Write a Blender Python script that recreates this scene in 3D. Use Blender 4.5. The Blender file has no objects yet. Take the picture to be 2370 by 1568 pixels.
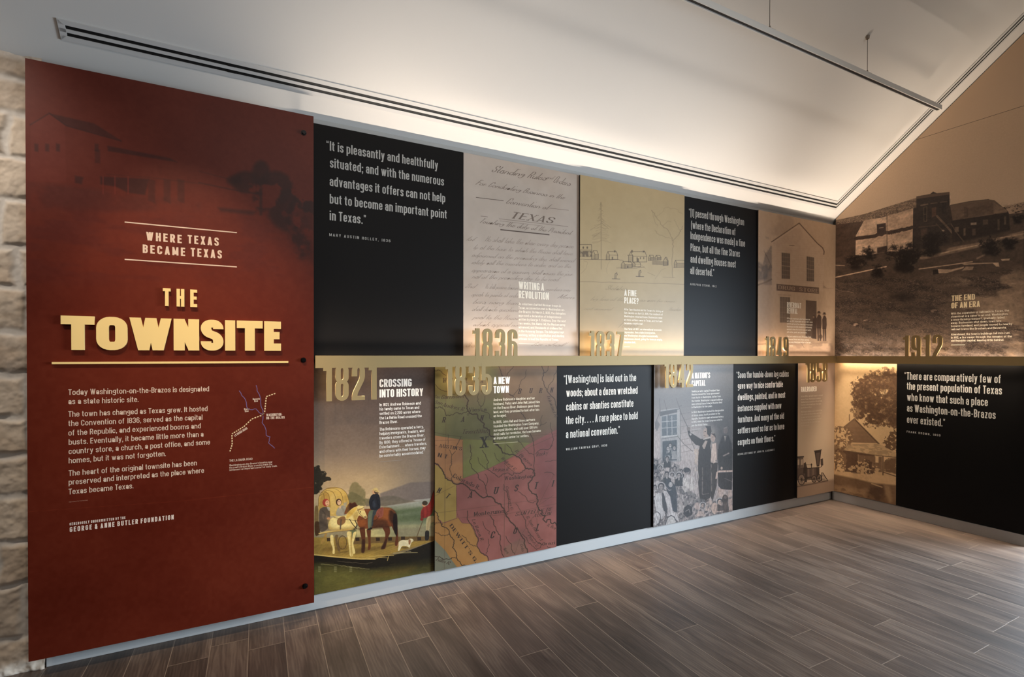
import bpy, math, random
import numpy as np
from mathutils import Vector

S = bpy.context.scene
COL = S.collection

# ------------------------------------------------------------------ camera
F_PX, YAW, PITCH, ROLL, SHY = 1200.3, math.radians(27.746), math.radians(-.479), math.radians(-.117), 46.5
CAM = np.array([-5.282, -3.119, 1.45])
_f = np.array([math.sin(YAW)*math.cos(PITCH), math.cos(YAW)*math.cos(PITCH), math.sin(PITCH)])
_r = np.array([math.cos(YAW), -math.sin(YAW), 0.])
_d = np.cross(_f, _r)
_c, _s = math.cos(ROLL), math.sin(ROLL)
_r, _d = _c*_r+_s*_d, -_s*_r+_c*_d
cd = bpy.data.cameras.new('camera'); cam = bpy.data.objects.new('camera', cd); COL.objects.link(cam)
cd.sensor_width = 36; cd.lens = F_PX/2370*36; cd.shift_y = SHY/2370; cd.clip_start = .02
from mathutils import Matrix
cam.matrix_world = Matrix(((_r[0], -_d[0], -_f[0], CAM[0]), (_r[1], -_d[1], -_f[1], CAM[1]), (_r[2], -_d[2], -_f[2], CAM[2]), (0, 0, 0, 1)))
S.camera = cam

# ------------------------------------------------------------------ light, exposure
S.view_settings.view_transform = 'Standard'; S.view_settings.look = 'None'
S.view_settings.gamma = 1; S.view_settings.use_curve_mapping = False
S.view_settings.exposure = 0.0
W = bpy.data.worlds.new('world'); S.world = W; W.use_nodes = True
W.node_tree.nodes['Background'].inputs[0].default_value = (.55, .72, 1, 1)
W.node_tree.nodes['Background'].inputs[1].default_value = .25
LED_A, LED_B = 5.8, 22.0             # radiance of the light strips behind the two rails
UP_A, DOWN_A, UP_B, DOWN_B = 18.5, 25, 5, 9    # watts of their lensed beams
LED_COL = {'A': (1, .86, .72), 'B': (1, .85, .68)}

def lamp(name, kind, loc, to, power, color, **kw):
    l = bpy.data.lights.new(name, kind); o = bpy.data.objects.new(name, l); COL.objects.link(o)
    o.location = loc
    o.rotation_euler = (Vector(to)-Vector(loc)).to_track_quat('-Z', 'Y').to_euler()
    l.energy = power; l.color = color
    for k, v in kw.items(): setattr(l, k, v)
    return o
# daylight through the opening in the right wall
lamp('daylight', 'AREA', (1.9, -2.95, 1.5), (-1.6, -1.15, .0), 290, (.72, .86, 1), shape='RECTANGLE', size=2.2, size_y=1.6, spread=math.radians(95))
# added soft fill behind the camera, standing in for unseen room lamps
lamp('room_fill', 'AREA', (-3.6, -5.4, 4.0), (-3.0, 0, 1.6), 27, (1, .93, .86), shape='RECTANGLE', size=4, size_y=.4, spread=math.radians(120))
# track spotlights (they sit on the suspended track, outside the picture)
WARM = (1, .74, .48)
SPOTS = [((-5.75, -1.10, 3.28), (-5.42, -.11, 1.40), 125, 42, WARM), ((-5.35, -1.10, 3.28), (-5.15, -.11, 1.0), 70, 36, WARM), ((-6.75, -1.10, 3.28), (-6.5, 0, 1.5), 80, 84, (1, .88, .76))]  # the last spot is added to brighten the stone wall

# ------------------------------------------------------------------ helpers
def ray(u, v):
    u = np.asarray(u, float); v = np.asarray(v, float)
    return F_PX*_f + (u[..., None]-1185)*_r + (v[..., None]-784-SHY)*_d
def on_A(u, v, y):          # photograph -> point of the plane Y = y (x, z)
    w = ray(u, v); t = (y-CAM[1])/w[..., 1]
    return CAM[0]+t*w[..., 0], CAM[2]+t*w[..., 2]
def on_B(u, v, x):          # photograph -> point of the plane X = x (distance along the wall, z)
    w = ray(u, v); t = (x-CAM[0])/w[..., 0]
    return -(CAM[1]+t*w[..., 1]), CAM[2]+t*w[..., 2]
def project(P):
    w = np.asarray(P, float)-CAM; z = w@_f
    return 1185+F_PX*(w@_r)/z, 784+SHY+F_PX*(w@_d)/z

def lin(c):
    c = np.asarray(c, float)/255.
    return np.where(c <= .04045, c/12.92, ((c+.055)/1.055)**2.4)

MATS = {}
def mat(name, rgb=None, rough=.5, metal=0., emit=None, spec=.5, attr=False, bump=None, coat=0.):
    if name in MATS: return MATS[name]
    m = bpy.data.materials.new(name); m.use_nodes = True; MATS[name] = m
    nt = m.node_tree; b = nt.nodes['Principled BSDF']
    b.inputs['Roughness'].default_value = rough; b.inputs['Metallic'].default_value = metal
    b.inputs['Specular IOR Level'].default_value = spec
    if rgb is not None: b.inputs['Base Color'].default_value = (*lin(rgb), 1)
    if attr:
        a = nt.nodes.new('ShaderNodeVertexColor'); a.layer_name = 'Col'
        nt.links.new(a.outputs[0], b.inputs['Base Color'])
    if emit:
        b.inputs['Emission Color'].default_value = (*emit[:3], 1); b.inputs['Emission Strength'].default_value = emit[3]
    if bump:
        n = nt.nodes.new('ShaderNodeTexNoise'); n.inputs['Scale'].default_value = bump[0]; n.inputs['Detail'].default_value = 6
        g = nt.nodes.new('ShaderNodeNewGeometry'); nt.links.new(g.outputs['Position'], n.inputs['Vector'])
        bp = nt.nodes.new('ShaderNodeBump'); bp.inputs['Strength'].default_value = bump[1]; bp.inputs['Distance'].default_value = .01
        nt.links.new(n.outputs[0], bp.inputs['Height']); nt.links.new(bp.outputs[0], b.inputs['Normal'])
    return m

class MB:
    """collects faces and links them as one mesh object"""
    def __init__(s): s.v = []; s.f = []
    def poly(s, pts):
        n = len(s.v); s.v += [tuple(map(float, p)) for p in pts]; s.f.append(tuple(range(n, n+len(pts))))
    def box(s, a, b):
        x0, y0, z0 = [min(p, q) for p, q in zip(a, b)]; x1, y1, z1 = [max(p, q) for p, q in zip(a, b)]
        n = len(s.v)
        s.v += [(x0, y0, z0), (x1, y0, z0), (x1, y1, z0), (x0, y1, z0), (x0, y0, z1), (x1, y0, z1), (x1, y1, z1), (x0, y1, z1)]
        s.f += [(n, n+3, n+2, n+1), (n+4, n+5, n+6, n+7), (n, n+1, n+5, n+4), (n+1, n+2, n+6, n+5), (n+2, n+3, n+7, n+6), (n+3, n, n+4, n+7)]
    def prism(s, pts, off):         # pts: polygon in space, extruded by the vector off
        n = len(s.v); k = len(pts); off = np.asarray(off, float)
        s.v += [tuple(map(float, p)) for p in pts]+[tuple(np.asarray(p, float)+off) for p in pts]
        s.f.append(tuple(range(n, n+k))); s.f.append(tuple(range(n+2*k-1, n+k-1, -1)))
        for i in range(k):
            j = (i+1) % k; s.f.append((n+i, n+k+i, n+k+j, n+j))
    def tube(s, p, q, r, seg=12, r2=None):
        p = Vector(p); q = Vector(q); d = (q-p).normalized(); a = d.orthogonal().normalized(); b = d.cross(a); r2 = r if r2 is None else r2
        n = len(s.v)
        for c, rr in ((p, r), (q, r2)):
            for i in range(seg):
                t = 2*math.pi*i/seg; s.v.append(tuple(c+a*(rr*math.cos(t))+b*(rr*math.sin(t))))
        for i in range(seg):
            j = (i+1) % seg; s.f.append((n+i, n+j, n+seg+j, n+seg+i))
        s.f.append(tuple(range(n+seg-1, n-1, -1))); s.f.append(tuple(range(n+seg, n+2*seg)))
    def build(s, name, m, parent=None, bevel=0, fix=True):
        me = bpy.data.meshes.new(name); me.from_pydata(s.v, [], s.f)
        if fix:
            import bmesh
            bm = bmesh.new(); bm.from_mesh(me); bmesh.ops.recalc_face_normals(bm, faces=bm.faces); bm.to_mesh(me); bm.free()
        me.materials.append(m)
        o = bpy.data.objects.new(name, me); COL.objects.link(o)
        if parent is not None:
            o.parent = parent; o.matrix_parent_inverse = Matrix.Translation(-Vector(parent.location))
        if bevel:
            bv = o.modifiers.new('bevel', 'BEVEL'); bv.width = bevel; bv.segments = 2; bv.limit_method = 'ANGLE'
        return o
def empty(name, loc):
    o = bpy.data.objects.new(name, None); COL.objects.link(o); o.location = loc; o.empty_display_size = .1; return o
def tag(o, label=None, cat=None, group=None, kind=None):
    for k, v in (('label', label), ('category', cat), ('group', group), ('kind', kind)):
        if v: o[k] = v
    return o

def grid_mesh(name, P, C, m, parent=None):
    """P (h,w,3) points and C (h,w,3) linear colours -> one mesh of quads with a colour attribute"""
    h, w = P.shape[:2]; me = bpy.data.meshes.new(name)
    me.vertices.add(h*w); me.vertices.foreach_set('co', np.ascontiguousarray(P, dtype=np.float32).ravel())
    i = np.arange(h*w).reshape(h, w)
    q = np.stack([i[:-1, :-1], i[1:, :-1], i[1:, 1:], i[:-1, 1:]], -1).reshape(-1, 4)
    me.loops.add(q.size); me.loops.foreach_set('vertex_index', q.ravel().astype(np.int32))
    me.polygons.add(len(q)); me.polygons.foreach_set('loop_start', (np.arange(len(q))*4).astype(np.int32))
    me.update(calc_edges=True)
    a = me.color_attributes.new('Col', 'FLOAT_COLOR', 'POINT')
    a.data.foreach_set('color', np.concatenate([C, np.ones((h, w, 1))], -1).astype(np.float32).ravel())
    me.materials.append(m)
    o = bpy.data.objects.new(name, me); COL.objects.link(o)
    if parent is not None:
        o.parent = parent; o.matrix_parent_inverse = Matrix.Translation(-Vector(parent.location))
    return o

# ------------------------------------------------------------------ lettering: glyphs drawn as strokes
def rounded(pts, closed):
    out = []; n = len(pts)
    for i, p in enumerate(pts):
        r = p[2] if len(p) > 2 else 0
        if r == 0 or (not closed and i in (0, n-1)): out.append((p[0], p[1])); continue
        a = np.array(pts[i-1][:2], float); b = np.array(p[:2], float); c = np.array(pts[(i+1) % n][:2], float)
        da = np.linalg.norm(a-b); dc = np.linalg.norm(c-b)
        ra = min(r, da*(.5 if closed or i > 1 else .999)); rc = min(r, dc*(.5 if closed or i < n-2 else .999))
        p0 = b+(a-b)/da*ra; p1 = b+(c-b)/dc*rc
        k = 7
        for t in np.linspace(0, 1, k):      # conic, near an elliptic quarter
            w = .7071; u = 1-t
            out.append(tuple((u*u*p0+2*w*u*t*b+t*t*p1)/(u*u+2*w*u*t+t*t)))
    res = [q for i, q in enumerate(out) if i == 0 or math.hypot(q[0]-out[i-1][0], q[1]-out[i-1][1]) > 1e-3]
    if closed and math.hypot(res[0][0]-res[-1][0], res[0][1]-res[-1][1]) < 1e-3: res.pop()
    return res

def glyph(c, st):
    """polygons (lists of points, cap height 100) and advance"""
    sw, sh, wx, XH, ser = st['sw'], st['sh'], st['wx'], st.get('xh', 74), st.get('serif', 0)
    s, h = sw/2, sh/2; C = 100.
    out = []
    Wd = 30*wx*st.get('k', {}).get(c, 1); r = Wd*.5*st.get('rnd', 1); B, T, X = h, C-h, XH-h; M = 52.; D = -24+h
    rx = min(r, 40)
    def bar(x0, x1, y): out.append([(x0, y-h), (x1, y-h), (x1, y+h), (x0, y+h)])
    def foot(x, y, up):
        if ser:
            t = min(sh, 7); y0, y1 = (y, y+t) if up else (y-t, y); k = s+ser
            out.append([(x-k, y0), (x+k, y0), (x+k, y1), (x-k, y1)])
    def v(x, y0=0., y1=C, f=3):
        out.append([(x-s, y0), (x+s, y0), (x+s, y1), (x-s, y1)])
        if f & 1: foot(x, y0, True)
        if f & 2: foot(x, y1, False)
    def d(x0, y0, x1, y1, k=1., f=0):
        q = s*k; out.append([(x0-q, y0), (x0+q, y0), (x1+q, y1), (x1-q, y1)])
        if f & 1: foot(x0, y0, True)
        if f & 2: foot(x1, y1, False)
    def p(pts, closed=False):
        q = np.array(rounded(pts, closed)); n = len(q)
        if closed: t = np.roll(q, -1, 0)-np.roll(q, 1, 0)
        else: t = np.gradient(q, axis=0)
        t = t/np.maximum(np.linalg.norm(t, axis=1, keepdims=True), 1e-9)
        o = np.stack([t[:, 1]*s, -t[:, 0]*h], 1); a, b = q+o, q-o
        for i in range(n if closed else n-1):
            j = (i+1) % n; out.append([tuple(a[i]), tuple(a[j]), tuple(b[j]), tuple(b[i])])
    w = Wd
    thin = 1 if not ser else .45
    if c in 'AÁ': w = Wd*1.12; d(0, 0, w/2, C, thin, 1); d(w, 0, w/2, C, 1, 1); bar(w*.2, w*.8, 25)
    elif c == 'B': v(0); p([(0, T), (w, T, rx), (w, M, rx), (0, M)]); p([(0, M), (w, M, rx), (w, B, rx), (0, B)])
    elif c == 'C': p([(w, 66), (w, T, rx), (0, T, rx), (0, B, rx), (w, B, rx), (w, 33)])
    elif c == 'D': v(0); p([(0, T), (w, T, rx), (w, B, rx), (0, B)])
    elif c == 'E': w = Wd*.82; v(0); bar(0, w+s, T); bar(0, w+s*.7, M); bar(0, w+s, B)
    elif c == 'F': w = Wd*.8; v(0); bar(0, w+s, T); bar(0, w+s*.7, M)
    elif c == 'G': p([(w, 68), (w, T, rx), (0, T, rx), (0, B, rx), (w, B, rx), (w, 48)]); bar(w*.5, w+s, 48); v(w, 0, 50, 0) if ser else None
    elif c == 'H': v(0); v(w); bar(0, w, M)
    elif c in 'IÍ': w = 0; v(0)
    elif c == 'J': w = Wd*.8; p([(w, C), (w, B, rx), (0, B, rx), (0, 30)])
    elif c == 'K': v(0); d(s*.5, 38, w, C, thin, 2); d(w*.3, 58, w+s*.3, 0, 1, 1)
    elif c == 'L': w = Wd*.78; v(0); bar(0, w+s, B)
    elif c == 'M': w = Wd*1.45; v(0); v(w); d(w/2, 12, 0, C, .85); d(w/2, 12, w, C, .85)
    elif c == 'N': v(0); v(w); d(w, 0, 0, C, .95)
    elif c == 'O': p([(0, T, rx), (w, T, rx), (w, B, rx), (0, B, rx)], True)
    elif c == 'P': v(0); p([(0, T), (w, T, rx), (w, 44, rx), (0, 44)])
    elif c == 'Q': p([(0, T, rx), (w, T, rx), (w, B, rx), (0, B, rx)], True); d(w*.9, -8, w*.5, 24)
    elif c == 'R': v(0); p([(0, T), (w, T, rx), (w, 47, rx), (0, 47)]); d(w+s*.15, 0, w*.55, 49, 1, 1)
    elif c == 'S': p([(w, 70), (w, T, rx), (0, T, rx), (0, 58, rx*.9), (w, 44, rx*.9), (w, B, rx), (0, B, rx), (0, 30)])
    elif c == 'T': w = Wd*.95; v(w/2, 0, C, 1); bar(-s, w+s, T)
    elif c == 'U': p([(0, C), (0, B, rx), (w, B, rx), (w, C)]); foot(0, C, False); foot(w, C, False)
    elif c == 'V': w = Wd*1.1; d(w/2, 0, 0, C, 1, 2); d(w/2, 0, w, C, thin, 2)
    elif c == 'W': w = Wd*1.75; d(w*.27, 0, 0, C, .95, 2); d(w*.27, 0, w*.5, C, .95*thin); d(w*.73, 0, w*.5, C, .95, 0); d(w*.73, 0, w, C, .95*thin, 2)
    elif c == 'X': w = Wd*1.08; d(w, 0, 0, C, 1, 3); d(0, 0, w, C, thin, 3)
    elif c == 'Y': w = Wd*1.08; v(w/2, 0, 46, 1); d(w/2, 40, 0, C, 1, 2); d(w/2, 40, w, C, thin, 2)
    elif c == 'Z': w = Wd*.9; bar(-s*.6, w+s*.6, T); bar(-s*.6, w+s*.6, B); d(0, sh*.5, w, C-sh*.5)
    elif c == '0': p([(0, T, rx), (w, T, rx), (w, B, rx), (0, B, rx)], True)
    elif c == '1': w = 9+s*.3; v(w, 0, C, 0); bar(w-s-10, w, C-sh*.5-7) if st.get('flag', 1) else None; v(w-s-2, C-14, C-7, 0) if 0 else None
    elif c == '2': p([(0, 66), (0, T, rx), (w, T, rx), (w, 60, rx*.7), (0, 17, 8), (0, 0)]); bar(-s, w+s, B)
    elif c == '3': p([(0, 70), (0, T, rx), (w, T, rx), (w, M, rx*.8), (w*.35, M)]); p([(w*.35, M), (w, M, rx*.8), (w, B, rx), (0, B, rx), (0, 30)])
    elif c == '4': w = Wd*1.05; v(w*.74, 0, C, 0); bar(-s*.9, w+s*.8, 24); d(0, 22, w*.74, C, .8)
    elif c == '5': bar(-s*.8, w+s*.6, T); v(-s*.05, 46, C, 0); p([(0, 50), (0, 60, 6), (w, 61, rx), (w, B, rx), (0, B, rx), (0, 29)])
    elif c == '6': p([(w, 70), (w, T, rx), (0, T, rx), (0, B, rx), (w, B, rx), (w, 57, rx), (0, 57)])
    elif c == '7': bar(-s*.7, w+s, T); d(w*.22, 0, w, C-sh*.6)
    elif c == '8': p([(0, T, rx), (w, T, rx), (w, M, rx*.9), (0, M, rx*.9)], True); p([(0, M, rx*.9), (w, M, rx*.9), (w, B, rx), (0, B, rx)], True)
    elif c == '9': p([(0, 30), (0, B, rx), (w, B, rx), (w, T, rx), (0, T, rx), (0, 43, rx), (w, 43)])
    elif c == 'a': w = Wd*.93; p([(0, X*.74), (0, X, rx), (w, X, rx), (w, 0)]); p([(w, 43), (0, 43, rx*.9), (0, B, rx*.9), (w, B, rx*.6), (w, 24)])
    elif c == 'b': v(0, 0, C, 2); p([(0, X), (w, X, rx), (w, B, rx), (0, B)])
    elif c == 'c': w = Wd*.92; p([(w, X*.68), (w, X, rx), (0, X, rx), (0, B, rx), (w, B, rx), (w, 27)])
    elif c == 'd': v(w, 0, C, 3); p([(w, X), (0, X, rx), (0, B, rx), (w, B)])
    elif c == 'e': w = Wd*.95; p([(w, 24), (w, B, rx), (0, B, rx), (0, X, rx), (w, X, rx), (w, 37)]); bar(0, w+s, 38)
    elif c == 'f': w = Wd*.5; x = Wd*.18; p([(w+s*.6, C-h), (x, C-h, rx*.8), (x, 0)]); bar(x-s-6, x+s+7, X); foot(x, 0, True)
    elif c == 'g': p([(0, X, rx), (w, X, rx), (w, 24, rx), (0, 24, rx)], True); v(w, 0, XH, 0); p([(w, 10), (w, D, rx), (0, D, rx), (0, D+9)])
    elif c == 'h': v(0, 0, C, 3); p([(0, X-2), (w, X, rx), (w, 0)]); foot(w, 0, True)
    elif c in 'ií': w = 0; v(0, 0, XH, 3); out.append([(-s, C-min(sw*.95, 18)), (s, C-min(sw*.95, 18)), (s, C), (-s, C)])
    elif c == 'j': w = 2; p([(2, XH), (2, D, 10), (-8, D)]); v(2, C-15, C, 0)
    elif c == 'k': v(0, 0, C, 3); d(s*.6, 28, w*.95, XH, thin); d(w*.3, 42, w, 0, 1, 1)
    elif c == 'l': w = 0; v(0, 0, C, 3)
    elif c == 'm': q = Wd*.93; w = 2*q; v(0, 0, XH, 3); p([(0, X-2), (q, X, rx), (q, 0)]); p([(q, X-2), (w, X, rx), (w, 0)]); foot(q, 0, True); foot(w, 0, True)
    elif c == 'n': v(0, 0, XH, 3); p([(0, X-2), (w, X, rx), (w, 0)]); foot(w, 0, True)
    elif c == 'o': p([(0, X, rx), (w, X, rx), (w, B, rx), (0, B, rx)], True)
    elif c == 'p': v(0, -24, XH, 3); p([(0, X), (w, X, rx), (w, B, rx), (0, B)])
    elif c == 'q': v(w, -24, XH, 3); p([(w, X), (0, X, rx), (0, B, rx), (w, B)])
    elif c == 'r': w = Wd*.55; v(0, 0, XH, 3); p([(0, X-10), (0, X, 8), (w+s*.6, X)])
    elif c == 's': w = Wd*.88; p([(w, X*.72), (w, X, rx*.8), (0, X, rx*.8), (0, 43, rx*.7), (w, 32, rx*.7), (w, B, rx*.8), (0, B, rx*.8), (0, 22)])
    elif c == 't': w = Wd*.48; x = Wd*.16; p([(x, 94), (x, B, rx*.8), (w+s*.5, B)]); bar(x-s-6, x+s+8, X)
    elif c == 'u': p([(0, XH), (0, B, rx), (w, B, rx), (w, XH)]); v(w, 0, XH, 3); foot(0, XH, False)
    elif c == 'v': d(w/2, 0, 0, XH, .95, 2); d(w/2, 0, w, XH, .95*thin, 2)
    elif c == 'w': w = Wd*1.6; d(w*.27, 0, 0, XH, .9, 2); d(w*.27, 0, w*.5, XH, .9*thin); d(w*.73, 0, w*.5, XH, .9); d(w*.73, 0, w, XH, .9*thin, 2)
    elif c == 'x': d(w, 0, 0, XH, .95, 3); d(0, 0, w, XH, .95*thin, 3)
    elif c == 'y': d(w/2, 0, 0, XH, .95, 2); d(w/2-6, -24, w, XH, .95*thin, 2); bar(w*.1-s, w/2-4, -24+h)
    elif c == 'z': w = Wd*.8; bar(-s*.5, w+s*.5, X); bar(-s*.5, w+s*.5, B); d(0, sh*.5, w, XH-sh*.5)
    elif c == '.': w = 0; out.append([(-s, 0), (s, 0), (s, sw*.95), (-s, sw*.95)])
    elif c == ',': w = 0; out.append([(-s, 0), (s, 0), (s, sw*.95), (-s, sw*.95)]); d(-s*.3, -15, s*.35, 1, .6)
    elif c == ':': w = 0; v(0, 0, sw*.95, 0); v(0, 48, 48+sw*.95, 0)
    elif c == ';': w = 0; v(0, 0, sw*.95, 0); v(0, 48, 48+sw*.95, 0); d(-s*.3, -15, s*.35, 1, .6)
    elif c in '“"': w = sw*.9; [out.append([(x-s*.7, 76), (x+s*.7, 76), (x+s*.7, 90), (x+s*.3, 100), (x-s*.3, 100)]) for x in (0, w)]
    elif c == '”': w = sw*.9; [out.append([(x-s*.7, 86), (x-s*.4, 74), (x+s*.2, 74), (x+s*.7, 86), (x+s*.7, 100), (x-s*.7, 100)]) for x in (0, w)]
    elif c in "'’": w = 0; out.append([(-s*.5, 76), (s*.3, 76), (s*.7, 88), (s*.7, 100), (-s*.7, 100)])
    elif c == '!': w = 0; out.append([(-s*.6, sw*1.5), (s*.6, sw*1.5), (s, C), (-s, C)]); out.append([(-s, 0), (s, 0), (s, sw*.95), (-s, sw*.95)])
    elif c == '-': w = Wd*.45; bar(-s*.6, w+s*.6, 36)
    elif c == '(': w = 8; p([(10, 104), (0, 76, 20), (0, 10, 20), (10, -18)])
    elif c == ')': w = 8; p([(-2, 104), (8, 76, 20), (8, 10, 20), (-2, -18)])
    elif c == '[': w = 8; v(0, -16, 104, 0); bar(0, 12, 104-h); bar(0, 12, -16+h)
    elif c == ']': w = 8; v(8, -16, 104, 0); bar(-4, 8, 104-h); bar(-4, 8, -16+h)
    elif c == '&': w = Wd*1.1; p([(w, 50), (w*.7, B, rx), (0, B, rx), (0, 46, rx*.8), (w*.72, 60, rx*.7), (w*.72, T, rx*.7), (w*.1, T, rx*.7), (w*.1, 62, 10), (w*1.02, 0)])
    elif c == '?': p([(0, 70), (0, T, rx), (w, T, rx), (w, 56, rx*.7), (w*.5, 44, 8), (w*.5, 26)]); out.append([(w*.5-s, 0), (w*.5+s, 0), (w*.5+s, sw*.9), (w*.5-s, sw*.9)])
    elif c == '/': d(0, -8, w*.6, C)
    elif c == ' ': return [], st.get('space', 20*max(wx, .8)+4)
    else: w = Wd*.5
    if st.get('join') and c.islower(): d(w, 3, w+sw+st['gap']*.9, XH*.62, .55)
    if c == 'Á': d(w*.45, C+6, w*.62, C+20, .7)
    if c == 'Í': d(-s*.2, C+6, s*1.2, C+20, .7)
    if c == 'í': out.pop(); d(-s*.3, XH+8, s*1.2, C+3, .8)
    sl = st.get('slant', 0)
    if sl: out = [[(x+y*sl, y) for x, y in q] for q in out]
    return [[(x+s, y) for x, y in q] for q in out], w+sw+st.get('gap', 9)
_GC = {}
from mathutils.geometry import delaunay_2d_cdt
def glyph_tris(c, st):
    """one clean triangulation of the union of a glyph's strokes"""
    key = (id(st), c)
    if key in _GC: return _GC[key]
    polys, adv = glyph(c, st)
    if not polys: _GC[key] = (np.zeros((0, 2)), [], [], adv); return _GC[key]
    vs, fs = [], []
    for q in polys:
        n = len(vs); ar = sum(q[i-1][0]*q[i][1]-q[i][0]*q[i-1][1] for i in range(len(q)))
        if abs(ar) < 1e-3: continue
        q = q if ar > 0 else q[::-1]
        vs += [Vector(p) for p in q]; fs.append(list(range(n, n+len(q))))
    v, e, f, _, _, of = delaunay_2d_cdt(vs, [], fs, 1, 1e-3)
    tris = [t for t, o in zip(f, of) if o]
    cnt = {}
    for t in tris:
        for i in range(len(t)):
            k = (t[i], t[(i+1) % len(t)]); cnt[k] = 1
    edge = [k for k in cnt if (k[1], k[0]) not in cnt]
    _GC[key] = (np.array([tuple(p) for p in v]), tris, edge, adv); return _GC[key]
def layout(text, st):
    """[(x offset, points, triangles, outline edges)], width"""
    out = []; x = 0
    for c in text:
        v, t, e, a = glyph_tris(c, st)
        if len(t): out.append((x, v, t, e))
        x += a
    return out, x-(st.get('gap', 9) if text else 0)
QUOTE = dict(sw=15.5, sh=12, wx=.92, gap=10, xh=75, space=23, k=dict(W=1.15, w=1.15))
HEAD = dict(sw=18, sh=14, wx=.88, gap=8, space=20, k=dict(W=1.25, M=1.15, N=1.08))
NUM = dict(sw=17, sh=11, wx=.84, gap=11, space=20)
BODY = dict(sw=15, sh=12, wx=1.35, gap=10, xh=72, space=32, flag=0)
FAT = dict(sw=33, sh=25, wx=1.7, gap=5, rnd=.8, k=dict(E=.6, N=.86, S=.75, T=1.1))
WIDE = dict(sw=20, sh=17, wx=.95, gap=24, space=30)
SMALLCAP = dict(sw=13, sh=11, wx=1.15, gap=30, space=52, flag=0)
ROMAN = dict(sw=17, sh=8, wx=1.5, gap=16, xh=66, serif=7, space=30, flag=0)
ITALIC = dict(sw=13, sh=7, wx=1.35, gap=12, xh=64, serif=4, slant=.32, space=30, flag=0)
SCRIPT = dict(sw=6.5, sh=4, wx=1.05, gap=11, xh=40, slant=.75, space=34, flag=0, join=1)

class Face:
    """the front of a flat panel: a = along the wall, z = up; wall 'A' (Y = plane) or 'B' (X = plane)"""
    def __init__(s, wall, plane): s.wall, s.plane = wall, plane
    def px(s, u, v):
        return on_A(u, v, s.plane) if s.wall == 'A' else on_B(u, v, s.plane)
    def pt(s, a, z, lift=0.):
        a = np.asarray(a, float); z = np.asarray(z, float)+0*a
        o = np.full_like(a, s.plane-lift)
        return np.stack([a, o, z], -1) if s.wall == 'A' else np.stack([o, -a, z], -1)
    def line(s, mb, text, p0, x1, cap=None, st=QUOTE, lift=.0006, p1=None, y1=None, capm=None, depth=0):
        """text from photo point p0 (baseline, left) to column x1; cap = cap height in photo px at p0"""
        a0, z0 = map(float, s.px(*p0))
        if p1 is None:
            # baseline level: find a at column x1 and height z0
            a1 = a0; v = p0[1]
            for _ in range(4):
                a1, zz = map(float, s.px(x1, v)); v = project(s.pt(a1, z0))[1]
            d = np.array([a1-a0, 0.])
        else:
            a1, z1 = map(float, s.px(*p1)); d = np.array([a1-a0, z1-z0])
        L = np.linalg.norm(d); e = d/L; n = np.array([-e[1], e[0]])
        if capm is None: capm = abs(float(s.px(p0[0], p0[1]-cap)[1])-z0)
        parts, w = layout(text, st); kx, ky = L/w, capm/100.
        if len(text) == 1 and st.get('serif'): kx = min(kx, ky)
        for x0, v, t, ed in parts: s.put(mb, v, t, ed, a0, z0, kx, ky, x0, e, lift, depth)
        return capm
    def put(s, mb, v, t, ed, a0, z0, kx, ky, x0=0., e=(1., 0.), lift=.0006, depth=0):
        X, Y = (v[:, 0]+x0)*kx, v[:, 1]*ky
        a, z = a0+e[0]*X-e[1]*Y, z0+e[1]*X+e[0]*Y
        P = s.pt(a, z, lift); n = len(mb.v); k = len(P)
        mb.v += [tuple(map(float, p)) for p in P]; mb.f += [tuple(n+i for i in q) for q in t]
        if depth:
            Q = s.pt(a, z, lift-depth); mb.v += [tuple(map(float, p)) for p in Q]
            mb.f += [tuple(n+k+i for i in reversed(q)) for q in t]
            mb.f += [(n+j, n+i, n+k+i, n+k+j) for i, j in ed]
    def rule(s, mb, p, q, w, lift=.0006):
        """thin stroke between two photo points, w metres"""
        s.stroke(mb, [p, q], w, lift)
    def stroke(s, mb, pts, w, lift=.0006, closed=False):
        pts = np.array(pts, float); a, z = s.px(pts[:, 0], pts[:, 1]); Q = np.stack([a, z], 1)
        if closed: Q = np.vstack([Q, Q[:1]])
        t = np.gradient(Q, axis=0) if len(Q) > 1 else Q*0
        t /= np.maximum(np.linalg.norm(t, axis=1, keepdims=True), 1e-9)
        w = np.broadcast_to(np.asarray(w, float), (len(Q),))[:, None]/2
        n = np.stack([-t[:, 1], t[:, 0]], 1)*w; L, R = Q+n, Q-n
        for i in range(len(Q)-1):
            mb.poly([s.pt(*L[i], lift), s.pt(*L[i+1], lift), s.pt(*R[i+1], lift), s.pt(*R[i], lift)])
# ------------------------------------------------------------------ room
PAINT = mat('grey_wall_paint', (178, 176, 171), .6)
CEIL = mat('ceiling_paint', (226, 221, 214), .75)
TH = math.atan(.7794); ZC = 2.7766
def ceil_pt(x, s, n=0.):        # point of the sloping ceiling: s metres up the slope from the back wall, n below the surface
    return (x, -s*math.cos(TH)-n*math.sin(TH), ZC+s*math.sin(TH)-n*math.cos(TH))
def structure(o): o['kind'] = 'structure'; return o

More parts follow.
